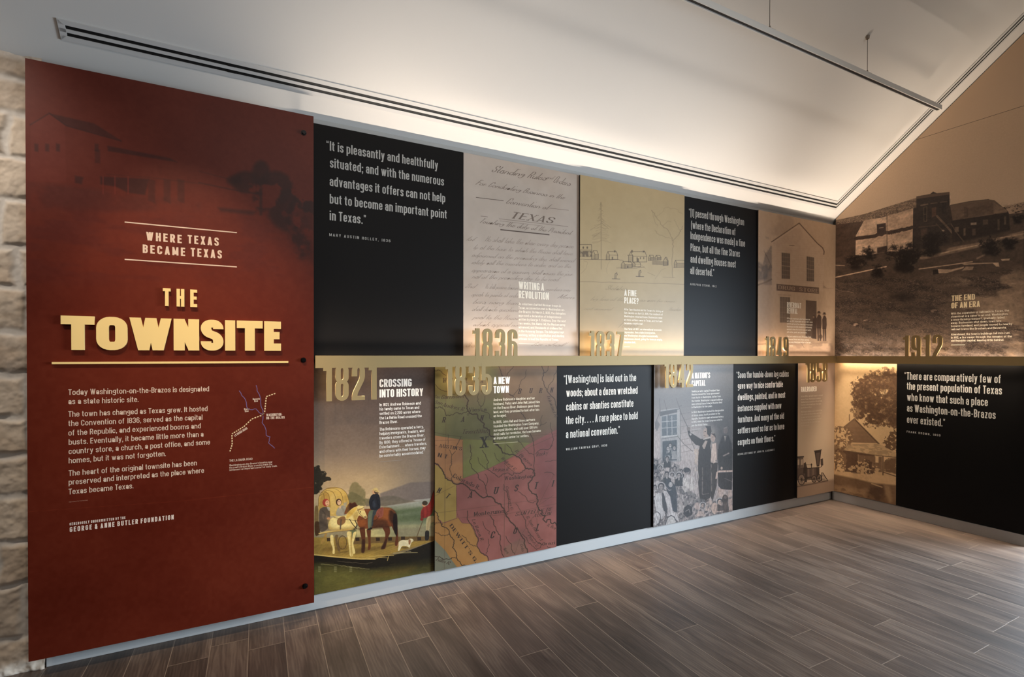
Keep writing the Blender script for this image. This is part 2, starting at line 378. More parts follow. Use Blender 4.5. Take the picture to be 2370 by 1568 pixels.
def floor_material():
    m = bpy.data.materials.new('wood_look_tile'); m.use_nodes = True; nt = m.node_tree; N = nt.nodes; L = nt.links; b = N['Principled BSDF']
    def M(op, a, c=None):
        n = N.new('ShaderNodeMath'); n.operation = op
        for i, q in enumerate((a, c)):
            if q is None: continue
            if isinstance(q, (int, float)): n.inputs[i].default_value = q
            else: L.new(q, n.inputs[i])
        return n.outputs[0]
    g = N.new('ShaderNodeNewGeometry'); sx = N.new('ShaderNodeSeparateXYZ'); L.new(g.outputs['Position'], sx.inputs[0])
    X, Y = sx.outputs[0], sx.outputs[1]
    u = M('DIVIDE', M('ADD', M('SUBTRACT', X, M('MULTIPLY', Y, .030)), 4.904+1.667*6), .1667)
    row = M('FLOOR', u); fu = M('FRACT', u)
    wn = N.new('ShaderNodeTexWhiteNoise'); wn.noise_dimensions = '1D'; L.new(row, wn.inputs['W'])
    v = M('ADD', M('DIVIDE', Y, 1.2), M('MULTIPLY', wn.outputs['Value'], 3.7))
    col = M('FLOOR', v); fv = M('FRACT', v)
    du = M('MULTIPLY', M('MINIMUM', fu, M('SUBTRACT', 1., fu)), .1667); dv = M('MULTIPLY', M('MINIMUM', fv, M('SUBTRACT', 1., fv)), 1.2)
    dist = M('MINIMUM', du, dv)
    gm = N.new('ShaderNodeMapRange'); gm.inputs[1].default_value = .0011; gm.inputs[2].default_value = .0022; gm.inputs[3].default_value = 1; gm.inputs[4].default_value = 0; L.new(dist, gm.inputs[0])
    w2 = N.new('ShaderNodeTexWhiteNoise'); w2.noise_dimensions = '2D'; cb = N.new('ShaderNodeCombineXYZ'); L.new(row, cb.inputs[0]); L.new(col, cb.inputs[1]); L.new(cb.outputs[0], w2.inputs['Vector'])
    # grain stretched along the plank, shifted per plank
    gv = N.new('ShaderNodeCombineXYZ'); L.new(M('ADD', M('MULTIPLY', X, 60.), M('MULTIPLY', w2.outputs['Value'], 91.)), gv.inputs[0]); L.new(M('MULTIPLY', Y, 3.2), gv.inputs[1]); L.new(M('MULTIPLY', w2.outputs['Value'], 37.), gv.inputs[2])
    n1 = N.new('ShaderNodeTexNoise'); n1.inputs['Scale'].default_value = 1; n1.inputs['Detail'].default_value = 7; n1.inputs['Roughness'].default_value = .62; n1.inputs['Distortion'].default_value = .8; L.new(gv.outputs[0], n1.inputs['Vector'])
    gv2 = N.new('ShaderNodeCombineXYZ'); L.new(M('ADD', M('MULTIPLY', X, 7.), M('MULTIPLY', w2.outputs['Value'], 51.)), gv2.inputs[0]); L.new(M('MULTIPLY', Y, 1.3), gv2.inputs[1]); L.new(M('MULTIPLY', w2.outputs['Value'], 17.), gv2.inputs[2])
    n2 = N.new('ShaderNodeTexNoise'); n2.inputs['Scale'].default_value = 1; n2.inputs['Detail'].default_value = 3; n2.inputs['Distortion'].default_value = 1.2; L.new(gv2.outputs[0], n2.inputs['Vector'])
    wv = N.new('ShaderNodeTexWave'); wv.inputs['Scale'].default_value = .9; wv.inputs['Distortion'].default_value = 9; wv.inputs['Detail'].default_value = 2; wv.inputs['Detail Scale'].default_value = 1.2
    gv3 = N.new('ShaderNodeCombineXYZ'); L.new(M('ADD', M('MULTIPLY', X, 22.), M('MULTIPLY', w2.outputs['Value'], 51.)), gv3.inputs[0]); L.new(M('MULTIPLY', Y, 4.), gv3.inputs[1]); L.new(gv3.outputs[0], wv.inputs['Vector'])
    t = M('ADD', M('ADD', M('MULTIPLY', n1.outputs[0], .5), M('MULTIPLY', n2.outputs[0], .55)), M('MULTIPLY', M('SUBTRACT', w2.outputs['Value'], .5), .10))
    t = M('ADD', t, M('MULTIPLY', M('SUBTRACT', wv.outputs['Fac'], .5), .07))
    cr = N.new('ShaderNodeValToRGB'); e = cr.color_ramp.elements
    e[0].position = .33; e[0].color = (*lin((52, 42, 35)), 1); e[1].position = .74; e[1].color = (*lin((108, 92, 79)), 1)
    k = e.new(.52); k.color = (*lin((76, 62, 53)), 1)
    L.new(t, cr.inputs[0])
    mx = N.new('ShaderNodeMix'); mx.data_type = 'RGBA'; L.new(gm.outputs[0], mx.inputs[0]); L.new(cr.outputs[0], mx.inputs[6]); mx.inputs[7].default_value = (*lin((126, 109, 93)), 1)
    L.new(mx.outputs[2], b.inputs['Base Color'])
    rr = N.new('ShaderNodeMapRange'); rr.inputs[3].default_value = .34; rr.inputs[4].default_value = .50; L.new(n1.outputs[0], rr.inputs[0]); L.new(rr.outputs[0], b.inputs['Roughness'])
    hb = M('SUBTRACT', M('MULTIPLY', n1.outputs[0], .3), M('MULTIPLY', gm.outputs[0], 1.))
    bp = N.new('ShaderNodeBump'); bp.inputs['Strength'].default_value = .25; bp.inputs['Distance'].default_value = .002; L.new(hb, bp.inputs['Height']); L.new(bp.outputs[0], b.inputs['Normal'])
    return m
mb = MB(); mb.box((-9.6, -7.2, -.1), (3.2, .15, 0)); structure(mb.build('floor', floor_material()))
mb = MB(); mb.box((-6.085, 0, 0), (.15, .15, 2.9)); structure(mb.build('wall_back', PAINT))
BACKWALL = mat('plain_wall_paint', (112, 104, 98), .7)
RZ = ZC+.7794*3.6
mb = MB()       # right wall: gable with a wide opening beyond the mural
mb.prism([(0, 0, 0), (0, -1.475, 0), (0, -1.475, ZC+.7794*1.475), (0, 0, ZC)], (.15, 0, 0))
mb.prism([(0, -1.475, 2.45), (0, -4.3, 2.45), (0, -4.3, ZC+.7794*2.9), (0, -3.6, RZ), (0, -1.475, ZC+.7794*1.475)], (.15, 0, 0))
mb.prism([(0, -4.3, 0), (0, -7.2, 0), (0, -7.2, ZC), (0, -4.3, ZC+.7794*2.9)], (.15, 0, 0))
structure(mb.build('wall_right', BACKWALL))
mb = MB(); mb.box((-9.6, -7.2, 0), (.15, -7.35, 2.9)); structure(mb.build('wall_front', BACKWALL))
mb = MB()
for sgn in (0, 1):
    a = [(0, ZC), (-3.6, RZ), (-3.6, RZ+.15), (.15, ZC+.1)] if not sgn else [(-7.2, ZC), (-3.6, RZ), (-3.6, RZ+.15), (-7.35, ZC+.1)]
    mb.prism([(-9.6, y, z) for y, z in a], (9.75, 0, 0))
structure(mb.build('ceiling', CEIL))
mb = MB(); mb.box((-6.074, -.012, .0), (-.05, 0, .11)); structure(mb.build('baseboard_back', mat('pale_baseboard_paint', (184, 184, 182), .55), bevel=.002))
mb = MB(); mb.box((-.026, -1.470, .0), (0, -.026, .088)); structure(mb.build('baseboard_right', mat('baseboard_paint', (160, 156, 152), .55), bevel=.002))

# limestone wall, left of the title panel: real relief, block courses
def hash2(i, j, seed=0):
    n = (i*374761393+j*668265263+seed*1274126177) & 0xffffffff
    n = (n ^ (n >> 13))*1274126177 & 0xffffffff
    return ((n ^ (n >> 16)) & 0xffff)/65535.
def vnoise(x, y, seed=0):
    xi = np.floor(x).astype(np.int64); yi = np.floor(y).astype(np.int64); fx = x-xi; fy = y-yi
    fx = fx*fx*(3-2*fx); fy = fy*fy*(3-2*fy)
    h = lambda a, b: hash2(a, b, seed)
    return (h(xi, yi)*(1-fx)+h(xi+1, yi)*fx)*(1-fy)+(h(xi, yi+1)*(1-fx)+h(xi+1, yi+1)*fx)*fy
def fbm(x, y, seed=0, octv=4, gain=.5):
    t = 0; a = 1; n = 0
    for k in range(octv):
        t = t+a*vnoise(x*2**k+17.3*k, y*2**k-9.1*k, seed+k); n += a; a *= gain
    return t/n
def smooth(a, b, x):
    t = np.clip((x-a)/(b-a), 0, 1); return t*t*(3-2*t)
def stone_wall():
    xs = np.linspace(-6.72, -6.075, 200); zs = np.linspace(0, 2.80, 640)
    Xg, Zg = np.meshgrid(xs, zs)
    wob = (fbm(Xg*5, Zg*5, 3)-.5)*.05
    rows = [-.03, .17, .41, .60, .80, .99, 1.17, 1.36, 1.55, 1.75, 1.94, 2.14, 2.34, 2.53, 2.68, 2.85]
    zz = Zg+wob; r = np.searchsorted(rows, zz.ravel()).reshape(zz.shape)
    lo = np.array(rows+[9])[np.clip(r-1, 0, 15)]; hi = np.array(rows+[9])[np.clip(r, 0, 16)]
    dz = np.minimum(zz-lo, hi-zz)
    off = np.array([hash2(k, 3, 5) for k in range(40)])[r]
    u = (Xg+wob*1.2+off*.9)/.43; bi = np.floor(u).astype(int); du = np.minimum(u-bi, 1-(u-bi))*.43
    d = np.minimum(dz, du)
    m = smooth(.004, .028, d+.012*(fbm(Xg*22, Zg*22, 8)-.5))
    tone = hash2(bi, r.astype(np.int64), 2)
    rel = .010*m+m*(.022*fbm(Xg*7, Zg*7, 1)+.016*fbm(Xg*22, Zg*22, 2)-.014)+(1-m)*.006*fbm(Xg*40, Zg*40, 6)
    base = np.array([214, 203, 190.])+tone[..., None]*np.array([14, 10, 4.])-(1-tone[..., None])*np.array([10, 14, 18.])
    st = smooth(.52, .72, fbm(Xg*9, Zg*9, 21))[..., None]
    base = base*(1-.14*st)+np.array([188, 150, 112.])*.14*st
    base = base+(fbm(Xg*45, Zg*45, 9)[..., None]-.5)*34
    mort = np.array([222, 216, 208.])+(fbm(Xg*60, Zg*60, 11)[..., None]-.5)*16
    c = base*m[..., None]+mort*(1-m[..., None])
    P = np.stack([Xg, -.004-rel, Zg], -1)
    return P, lin(np.clip(c, 0, 255))
P, C_ = stone_wall()
structure(grid_mesh('wall_left', P, C_, mat('limestone', rough=.85, attr=True, spec=.2)))
mb = MB(); mb.box((-9.6, 0, 0), (-6.085, .15, 2.9)); mb.box((-9.75, -7.2, 0), (-9.6, .15, 5.6)); structure(mb.build('wall_side', BACKWALL))

# ------------------------------------------------------------------ printed panels
BLACK = mat('black_laminate', (19, 17, 16), .5, spec=.12)
EDGE = mat('panel_edge', (22, 18, 15), .5)
PRINT = mat('printed_laminate', rough=.45, attr=True, spec=.3)
TXT = {}
def ink(rgb, rough=.5): return mat('print_%d_%d_%d' % rgb, rgb, rough, spec=.3)
A0, A1, B0 = Face('A', -.030), Face('A', -.043), Face('B', -.030)
AR = Face('A', -.110)
ZB, ZM0, ZM1, ZT = .092, 1.402, 1.408, 2.740

class Canvas:
    """colours of a printed picture, sampled on a fine grid of the panel's own surface"""
    def __init__(s, face, a0, a1, z0, z1, na, nz, top=None):
        s.face = face; s.a = np.linspace(a0, a1, na); s.z = np.linspace(z1, z0, nz)
        s.A, s.Z = np.meshgrid(s.a, s.z)
        if top is not None: s.Z = z0+(s.Z-z0)/(z1-z0)*(top(s.A)-z0)
        s.P = face.pt(s.A, s.Z, .0004)
        w = s.P-CAM; zz = w@_f; s.X = 1185+F_PX*(w@_r)/zz; s.Y = 784+SHY+F_PX*(w@_d)/zz
        s.c = np.zeros((nz, na, 3)); s.o = (0, 0, 1.); s.round = 0
    def T(s, p): return np.array([s.o[0], s.o[1]])+np.asarray(p, float)/s.o[2]
    def fill(s, rgb): s.c[:] = rgb
    def box(s, x0, x1, y0, y1):
        m = (s.X >= x0) & (s.X <= x1) & (s.Y >= y0) & (s.Y <= y1)
        r = np.where(m.any(1))[0]; c = np.where(m.any(0))[0]
        if len(r) == 0: return None
        return slice(r[0], r[-1]+1), slice(c[0], c[-1]+1)
    def mix(s, sl, m, rgb):
        rgb = np.asarray(rgb, float); s.c[sl] = s.c[sl]*(1-m[..., None])+rgb*m[..., None]
    def sdf(s, pts, sl, closed=True):
        X, Y = s.X[sl], s.Y[sl]; pts = np.asarray(pts, float); d2 = np.full(X.shape, 1e12); ins = np.zeros(X.shape, bool)
        n = len(pts)
        for i in range(n if closed else n-1):
            a, b = pts[i], pts[(i+1) % n]; e = b-a; L = e@e+1e-12
            t = np.clip(((X-a[0])*e[0]+(Y-a[1])*e[1])/L, 0, 1)
            d2 = np.minimum(d2, (X-a[0]-t*e[0])**2+(Y-a[1]-t*e[1])**2)
            if closed and a[1] != b[1]: ins ^= ((a[1] > Y) != (b[1] > Y)) & (X < (b[0]-a[0])*(Y-a[1])/(b[1]-a[1])+a[0])
        d = np.sqrt(d2)
        return np.where(ins, -d, d) if closed else d
    def sf(s, soft): return max(.45, soft/s.o[2]**.6)
    def chaikin(s, pts, closed):
        p = np.asarray(pts, float)
        for _ in range(s.round):
            n = np.roll(p, -1, 0) if closed else p[1:]; q = p if closed else p[:-1]
            r = np.stack([q*.8+n*.2, q*.2+n*.8], 1).reshape(-1, 2)
            p = r if closed else np.vstack([p[:1], r[1:-1], p[-1:]])
        return p
    def poly(s, pts, rgb, al=1., soft=.5, tex=None):
        pts = s.chaikin(pts, True); soft = s.sf(soft)
        p = s.T(pts); g = soft+1
        sl = s.box(p[:, 0].min()-g, p[:, 0].max()+g, p[:, 1].min()-g, p[:, 1].max()+g)
        if sl is None: return
        m = np.clip(.5-s.sdf(p, sl)/(2*soft), 0, 1)*al
        if tex is not None: m = m*tex(s, sl)
        s.mix(sl, m, rgb)
    def line(s, pts, w, rgb, al=1., soft=.5, tex=None):
        pts = s.chaikin(pts, False); soft = s.sf(soft)
        p = s.T(pts); w = w/s.o[2]; g = w+soft+1
        sl = s.box(p[:, 0].min()-g, p[:, 0].max()+g, p[:, 1].min()-g, p[:, 1].max()+g)
        if sl is None: return
        m = np.clip(.5-(s.sdf(p, sl, False)-w/2)/(2*soft), 0, 1)*al
        if tex is not None: m = m*tex(s, sl)
        s.mix(sl, m, rgb)
    def ell(s, x, y, rx, ry, rgb, al=1., rot=0., soft=.5, tex=None):
        t = np.linspace(0, 2*np.pi, 20, endpoint=False); c, q = math.cos(math.radians(rot)), math.sin(math.radians(rot))
        s.poly(np.stack([x+rx*np.cos(t)*c-ry*np.sin(t)*q, y+rx*np.cos(t)*q+ry*np.sin(t)*c], 1), rgb, al, soft, tex)
    def grad(s, pts, rgb0, p0, rgb1, p1, al=1., soft=.5):
        soft = s.sf(soft); p = s.T(pts); p0 = s.T(p0); p1 = s.T(p1); g = soft+1
        sl = s.box(p[:, 0].min()-g, p[:, 0].max()+g, p[:, 1].min()-g, p[:, 1].max()+g)
        if sl is None: return
        m = np.clip(.5-s.sdf(p, sl)/(2*soft), 0, 1)*al
        e = np.array(p1, float)-np.array(p0, float); t = np.clip(((s.X[sl]-p0[0])*e[0]+(s.Y[sl]-p0[1])*e[1])/(e@e), 0, 1)[..., None]
        s.mix(sl, m, np.array(rgb0, float)*(1-t)+np.array(rgb1, float)*t)
    def canopy(s, ells, rgb, al, fx, seed, amp=1.5, bias=.1, w=.06, octv=5):
        """leafy mass: ellipses whose edge and inside are broken by noise"""
        e = np.array([(*s.T(q[:2]), q[2]/s.o[2], q[3]/s.o[2]) for q in ells]); R = np.maximum(e[:, 2], e[:, 3])*1.5
        sl = s.box((e[:, 0]-R).min(), (e[:, 0]+R).max(), (e[:, 1]-R).min(), (e[:, 1]+R).max())
        if sl is None: return
        f = np.full(s.X[sl].shape, -9.)
        for x, y, rx, ry in e: f = np.maximum(f, 1-np.sqrt(((s.X[sl]-x)/rx)**2+((s.Y[sl]-y)/ry)**2))
        n = fbm(s.A[sl]*fx, s.Z[sl]*fx, seed, octv)-.5
        s.mix(sl, smooth(-w, w, np.minimum(f, .35)+amp*n-bias)*al, rgb)
    def noise(s, amp, fx, fy=None, seed=0, octv=4, sl=(slice(None), slice(None)), m=None):
        fy = fy or fx; n = (fbm(s.A[sl]*fx, s.Z[sl]*fy, seed, octv)-.5)[..., None]*2*amp
        s.c[sl] = s.c[sl]+(n if m is None else n*m[..., None])
    def build(s, parent, name='picture', gain=1.):
        return grid_mesh(name, s.P, np.clip(lin(np.clip(s.c, 0, 255))*gain, 0, .95), PRINT, parent)
def leaves(fx, thr=.5, seed=0, w=.06, octv=4, fy=None):
    def t(s, sl): return smooth(thr-w, thr+w, fbm(s.A[sl]*fx, s.Z[sl]*(fy or fx), seed, octv))
    return t

def panel(name, label, cat, face, a0, a1, z0, z1, m=BLACK, back=.004, top=None):
    """a flat board on the wall; returns its root"""
    loc = face.pt((a0+a1)/2, z0)
    root = empty(name, tuple(map(float, loc))); tag(root, label, cat)
    mb = MB(); d = abs(face.plane)-back
    if top is None: pts = [face.pt(a0, z0), face.pt(a1, z0), face.pt(a1, z1), face.pt(a0, z1)]
    else: pts = [face.pt(a, z) for a, z in top]
    off = face.pt(0, 0, -d)-face.pt(0, 0)
    mb.prism(pts, off); mb.build('board', m, root)
    return root
LINE_NAMES = dict(quotation='quotation_line', heading='heading_line', subtitle='subtitle_word', map_labels='map_label', map_caption='map_caption_line', script_title='script_title_line', script_lines='script_line', faint_script='faint_script_line', river_names='river_name', town_names='town_name', county_letters='county_letter')
def texts(root, face, name, rgb, st, lines, label=None, lift=.0006, rough=.5, capm=None, **kw):
    """printed lettering: one part per line; the running text one part per paragraph"""
    lines = list(lines)
    if name == 'body_text':
        ys = [l[1][1] for l in lines]; gap = sorted(b-a for a, b in zip(ys[:-1], ys[1:]))[len(ys)//2-1]*1.25
        groups = [[lines[0]]]
        for a, b, l in zip(ys[:-1], ys[1:], lines[1:]):
            if b-a > gap: groups.append([])
            groups[-1].append(l)
        if len(groups) > 1:
            for g in groups: texts(root, face, 'paragraph', rgb, st, g, label, lift, rough, capm, **kw)
            return
        name = 'paragraph'
    elif len(lines) > 1:
        for l in lines: texts(root, face, LINE_NAMES.get(name, name), rgb, st, [l], label, lift, rough, capm, **kw)
        return
    mb = MB()
    for ln in lines:
        t, p0, x1 = ln[:3]; k = dict(kw)
        if len(ln) > 3: k.update(ln[3])
        if capm and 'cap' not in k: k['capm'] = capm
        face.line(mb, t, p0, x1, st=st, lift=lift, **k)
    o = mb.build(name, ink(rgb, rough), root, fix=False)
    if label: o['label'] = label
    return o
aX = lambda face, x, y: float(face.px(x, y)[0])
# ---- helpers for the printed layouts
def ZL(z, text, x0, y0, x1, y1=None, cap=None, **k):
    """a line of lettering; coordinates in a frame z = (ox, oy, scale) of the photograph"""
    d = dict(k)
    if cap: d['cap'] = cap/z[2]
    if y1 is not None: d['p1'] = (z[0]+x1/z[2], z[1]+y1/z[2])
    return (text, (z[0]+x0/z[2], z[1]+y0/z[2]), z[0]+x1/z[2], d)
def block(z, x, rows, cap):
    return [ZL(z, t, x if len(r) < 3 else r[2], y, x1, None, cap) for (t, y, x1, *r) in [(q[0], q[1], q[2], None, None, q[3]) if len(q) > 3 else q for q in rows]]
def rules(root, face, rgb, segs, name='rule'):
    mb = MB()
    for p, q, w in segs: face.rule(mb, p, q, w)
    mb.build(name, ink(rgb), root, fix=False)
def wig(pts, n=5, amp=1., seed=0):
    """a wandering line through the points"""
    rnd = random.Random(seed); p = np.array(pts, float); out = [tuple(p[0])]
    for a, b in zip(p[:-1], p[1:]):
        d = b-a; nn = np.array([-d[1], d[0]])/max(np.hypot(*d), 1e-6)
        for i in range(1, n+1):
            t = i/n; o = 0 if i == n else rnd.uniform(-amp, amp)
            out.append(tuple(a+d*t+nn*o))
    return out
CREAM = (238, 226, 206); PALE = (214, 208, 198); WHITE = (240, 232, 220)
aR_ = .0305
J = {k: aX(A1, k, y) for k, y in ((1342, 600), (1583.6, 600), (1754.6, 600), (1006.2, 1100), (1288.2, 1100), (1512.6, 1100), (1695.8, 1100), (1845.2, 1100))}
J[1072.4] = aX(A0, 1072.4, 500); JB = aX(B0, 2074.8, 1000); g = .0006

# ================================================================= title panel
def title_panel():
    a0, a1 = -6.108, -4.9215
    root = empty('title_panel', (-5.51, AR.plane, .086)); tag(root, 'tall dark red title panel reading THE TOWNSITE beside the stone wall', 'sign panel')
    mb = MB(); mb.box((a0, AR.plane, .086), (a1, AR.plane+.012, 2.742)); mb.build('board', mat('red_board', (84, 20, 10), .45), root)
    c = Canvas(AR, a0, a1, .086, 2.742, 420, 900)
    c.fill((91, 28, 11))
    u = (c.A-a0)/(a1-a0); v = (c.Z-.086)/(2.742-.086)
    n = fbm(c.A*3, c.Z*3, 4, 5); n2 = fbm(c.A*9, c.Z*26, 7, 4)
    c.c += ((n-.5)*26)[..., None]*np.array([1, .7, .6])
    top = smooth(.62, .80, v)
    c.c = c.c*(1-.22*top[..., None])+np.array([98, 40, 32])*(.22*top[..., None])
    c.o = (0, 100, 2.8)
    DK = (46, 18, 16)
    t = leaves(7, .5, 5, .2)
    c.poly([(160, 900), (500, 930), (900, 980), (1300, 1040), (1300, 1090), (600, 1090), (160, 1080)], (70, 26, 20), .5, 12, leaves(14, .45, 3, .2))
    c.poly([(160, 1080), (2033, 1080), (2033, 1500), (160, 1560)], (78, 24, 16), .5, 40, leaves(9, .56, 8, .12, fy=26))
    c.poly([(200, 520), (320, 455), (420, 530), (430, 900), (195, 900)], (108, 44, 34), .35, 3)
    c.poly([(320, 455), (610, 520), (785, 632), (430, 535), (330, 460)], DK, .55, 3)
    c.line([(195, 530), (320, 455), (430, 535), (785, 635)], 8, DK, .6, 2)
    for x in (235, 305, 375, 625): c.poly([(x-12, 650), (x+14, 655), (x+14, 705), (x-12, 700)], DK, .55, 3)
    c.poly([(615, 690), (650, 690), (650, 780), (615, 778)], DK, .4, 3)
    c.poly([(695, 665), (1100, 745), (1150, 772), (700, 700)], DK, .6, 3)
    c.poly([(650, 865), (965, 880), (940, 985), (830, 970), (750, 930), (650, 915)], DK, .65, 4)
    for x in (668, 745, 830): c.line([(x, 865), (x, 975)], 8, (112, 40, 28), .7, 2)
    c.poly([(485, 858), (540, 870), (530, 915), (485, 905)], DK, .6, 4)
    for x in (960, 1060, 1150): c.poly([(x, 880), (x+45, 890), (x+45, 1040), (x, 1020)], DK, .4, 4)
    c.line([(1290, 905), (1480, 945), (1650, 975)], 7, DK, .6, 3)
    c.line([(1290, 830), (1480, 880)], 4, DK, .45, 3)
    c.line([(690, 850), (960, 870), (1290, 910)], 4, DK, .35, 3)
    cl = leaves(16, .47, 31, .08)
    for x, y, rx, ry in ((1590, 900, 90, 70), (1690, 850, 60, 90), (1780, 940, 120, 110), (1880, 1080, 140, 140), (1960, 1180, 110, 220), (1700, 1000, 60, 90), (1520, 890, 50, 30)):
        c.ell(x, y, rx, ry, (44, 16, 12), .75, 0, 9, cl)
    c.line([(1690, 950), (1690, 1110)], 18, (46, 18, 14), .7, 4)
    c.poly([(1410, 1065), (1660, 1090), (1640, 1115), (1430, 1090)], DK, .6, 6)
    c.poly([(1690, 1100), (2033, 1090), (2033, 1420), (1950, 1380), (1880, 1230)], (50, 17, 12), .6, 30, leaves(18, .42, 9, .12))
    c.o = (0, 0, 1.)
    c.line([(66, 1185), (400, 1162), (727, 1128)], .8, (150, 62, 34), .3, .6)
    c.noise(5, 60, 60, 2)
    c.build(root)
    R, R2, R3 = (0, 100, 2.8), (0, 640, 2.8), (0, 1100, 3.2027)
    col = (212, 186, 164)
    texts(root, AR, 'subtitle', col, WIDE, [ZL(R, 'WHERE', 947, 1278, 1178, None, 55), ZL(R, 'TEXAS', 1216, 1298, 1418, None, 55), ZL(R, 'BECAME', 925, 1360, 1200, None, 55), ZL(R, 'TEXAS', 1236, 1382, 1438, None, 55)])
    rules(root, AR, col, [((288.6, 514.3), (548.2, 538.9), .0055), ((288.6, 600.7), (548.2, 618.2), .0055)])
    B = [('Today Washington-on-the-Brazos is designated', 770, 1355), ('as a state historic site.', 830, 898), ('The town has changed as Texas grew. It hosted', 912, 1345), ('the Convention of 1836, served as the capital', 972, 1312), ('of the Republic, and experienced booms and', 1033, 1301), ('busts. Eventually, it became little more than a', 1093, 1319), ('country store, a church, a post office, and some', 1153, 1361), ('homes, but it was not forgotten.', 1213, 1075), ('The heart of the original townsite has been', 1295, 1276), ('preserved and interpreted as the place where', 1353, 1322), ('Texas became Texas.', 1415, 865)]
    texts(root, AR, 'body_text', col, BODY, [ZL(R2, t, 443 if i < 5 else 445, y, x, None, 37) for i, (t, y, x) in enumerate(B)])
    texts(root, AR, 'credit_line', (226, 206, 190), WIDE, [ZL(R3, 'GENEROUSLY UNDERWRITTEN BY THE', 516, 375, 930, None, 20), ZL(R3, 'GEORGE & ANNE BUTLER FOUNDATION', 517, 424, 1288, None, 37)])
    texts(root, AR, 'caption', (170, 120, 100), BODY, [ZL(R2, 'Image courtesy of the Texas State Library', 447, 1466, 570, None, 6)])
    # small road map
    mb = MB(); z = R2
    def zp(p): return [(z[0]+x/z[2], z[1]+y/z[2]) for x, y in p]
    for pts in ([(1550, 742), (1565, 770), (1590, 800), (1600, 850), (1625, 865), (1660, 860), (1680, 885), (1702, 900)], [(1660, 707), (1665, 740), (1685, 780), (1690, 830), (1705, 870), (1705, 900)], [(1705, 905), (1698, 948), (1720, 985), (1725, 1030), (1750, 1040), (1740, 1080), (1780, 1115)]):
        AR.stroke(mb, wig(zp(pts), 3, 1.2, 4), .0034)
    mb.build('river_lines', ink((112, 92, 130)), root, fix=False)
    mb = MB(); road = zp([(1490, 1135), (1505, 1090), (1503, 1022), (1580, 975), (1632, 925), (1700, 900), (1715, 880), (1726, 780), (1790, 757)])
    for p, q in zip(road[:-1], road[1:]):
        L = math.hypot(q[0]-p[0], q[1]-p[1]); k = max(int(L/5.2), 1)
        for i in range(k):
            t0, t1 = i/k, (i+.62)/k; AR.stroke(mb, [(p[0]+(q[0]-p[0])*t, p[1]+(q[1]-p[1])*t) for t in (t0, t1)], .0056)
    mb.build('road_line', ink((226, 196, 150)), root, fix=False)
    texts(root, AR, 'map_labels', col, HEAD, [ZL(z, 'Navasota', 1638, 803, 1684, 800, 13), ZL(z, 'River', 1648, 816, 1673, 814, 13), ZL(z, 'Brazos', 1582, 868, 1616, 865, 13), ZL(z, 'River', 1587, 881, 1612, 879, 13), ZL(z, 'WASHINGTON-', 1725, 908, 1830, 903, 17), ZL(z, 'ON-THE-BRAZOS', 1725, 928, 1845, 922, 17), ZL(z, 'LA BAHÍA ROAD', 1523, 1040, 1606, 989, 15)])
    texts(root, AR, 'map_caption', col, BODY, [ZL(z, 'THE LA BAHÍA ROAD', 1486, 1203, 1636, None, 15), ZL(z, "Washington-on-the-Brazos's location near", 1486, 1232, 1766, None, 12), ZL(z, "the road's Brazos River crossing made the", 1486, 1247, 1764, None, 12), ZL(z, 'settlement an important center for early trade.', 1486, 1262, 1797, None, 12)])
    # raised letters and bar
    gold = mat('pale_gold_letter', (238, 205, 134), .5)
    for word, x0, y, x1, ytop, st in (('THE', 1058, 193, 1278, 78, dict(sw=21, sh=17, wx=.92, gap=38)), ('TOWNSITE', 400, 477, 1820, 255, FAT)):
        aL, z0 = map(float, AR.px(z[0]+x0/z[2], z[1]+y/z[2])); aR2 = aX(AR, z[0]+x1/z[2], z[1]+y/z[2]); capm = float(AR.px(z[0]+x0/z[2], z[1]+ytop/z[2])[1])-z0
        parts, w = layout(word, st); k = (aR2-aL)/w
        for ch, (x, v_, t, ed) in zip(word, parts):
            m = MB(); AR.put(m, v_, t, ed, aL, z0, k, capm/100., x, lift=.014, depth=.0138)
            o = m.build('raised_letter', gold, root, fix=False); o['label'] = 'pale gold raised letter %s of %s' % (ch, word)
    p = [AR.px(121.4, 843.5), AR.px(667, 842)]
    m = MB(); m.box((float(p[0][0]), AR.plane-.010, float(p[0][1])), (float(p[1][0]), AR.plane-.0005, float(p[0][1])+.010)); m.build('raised_bar', gold, root)
    for bx_, by in ((703, 308), (702, 834), (706, 1357)):
        a, zz = map(float, AR.px(bx_, by)); m = MB()
        m.tube((a, AR.plane-.0003, zz), (a, AR.plane-.004, zz), .014, 20); m.tube((a, AR.plane-.004, zz), (a, AR.plane-.012, zz), .011, 20, .009); m.tube((a, AR.plane+.0125, zz), (a, -.031, zz), .009, 12)
        m.build('standoff_bolt', mat('black_steel', (14, 14, 15), .35, metal=.6), root)
title_panel()

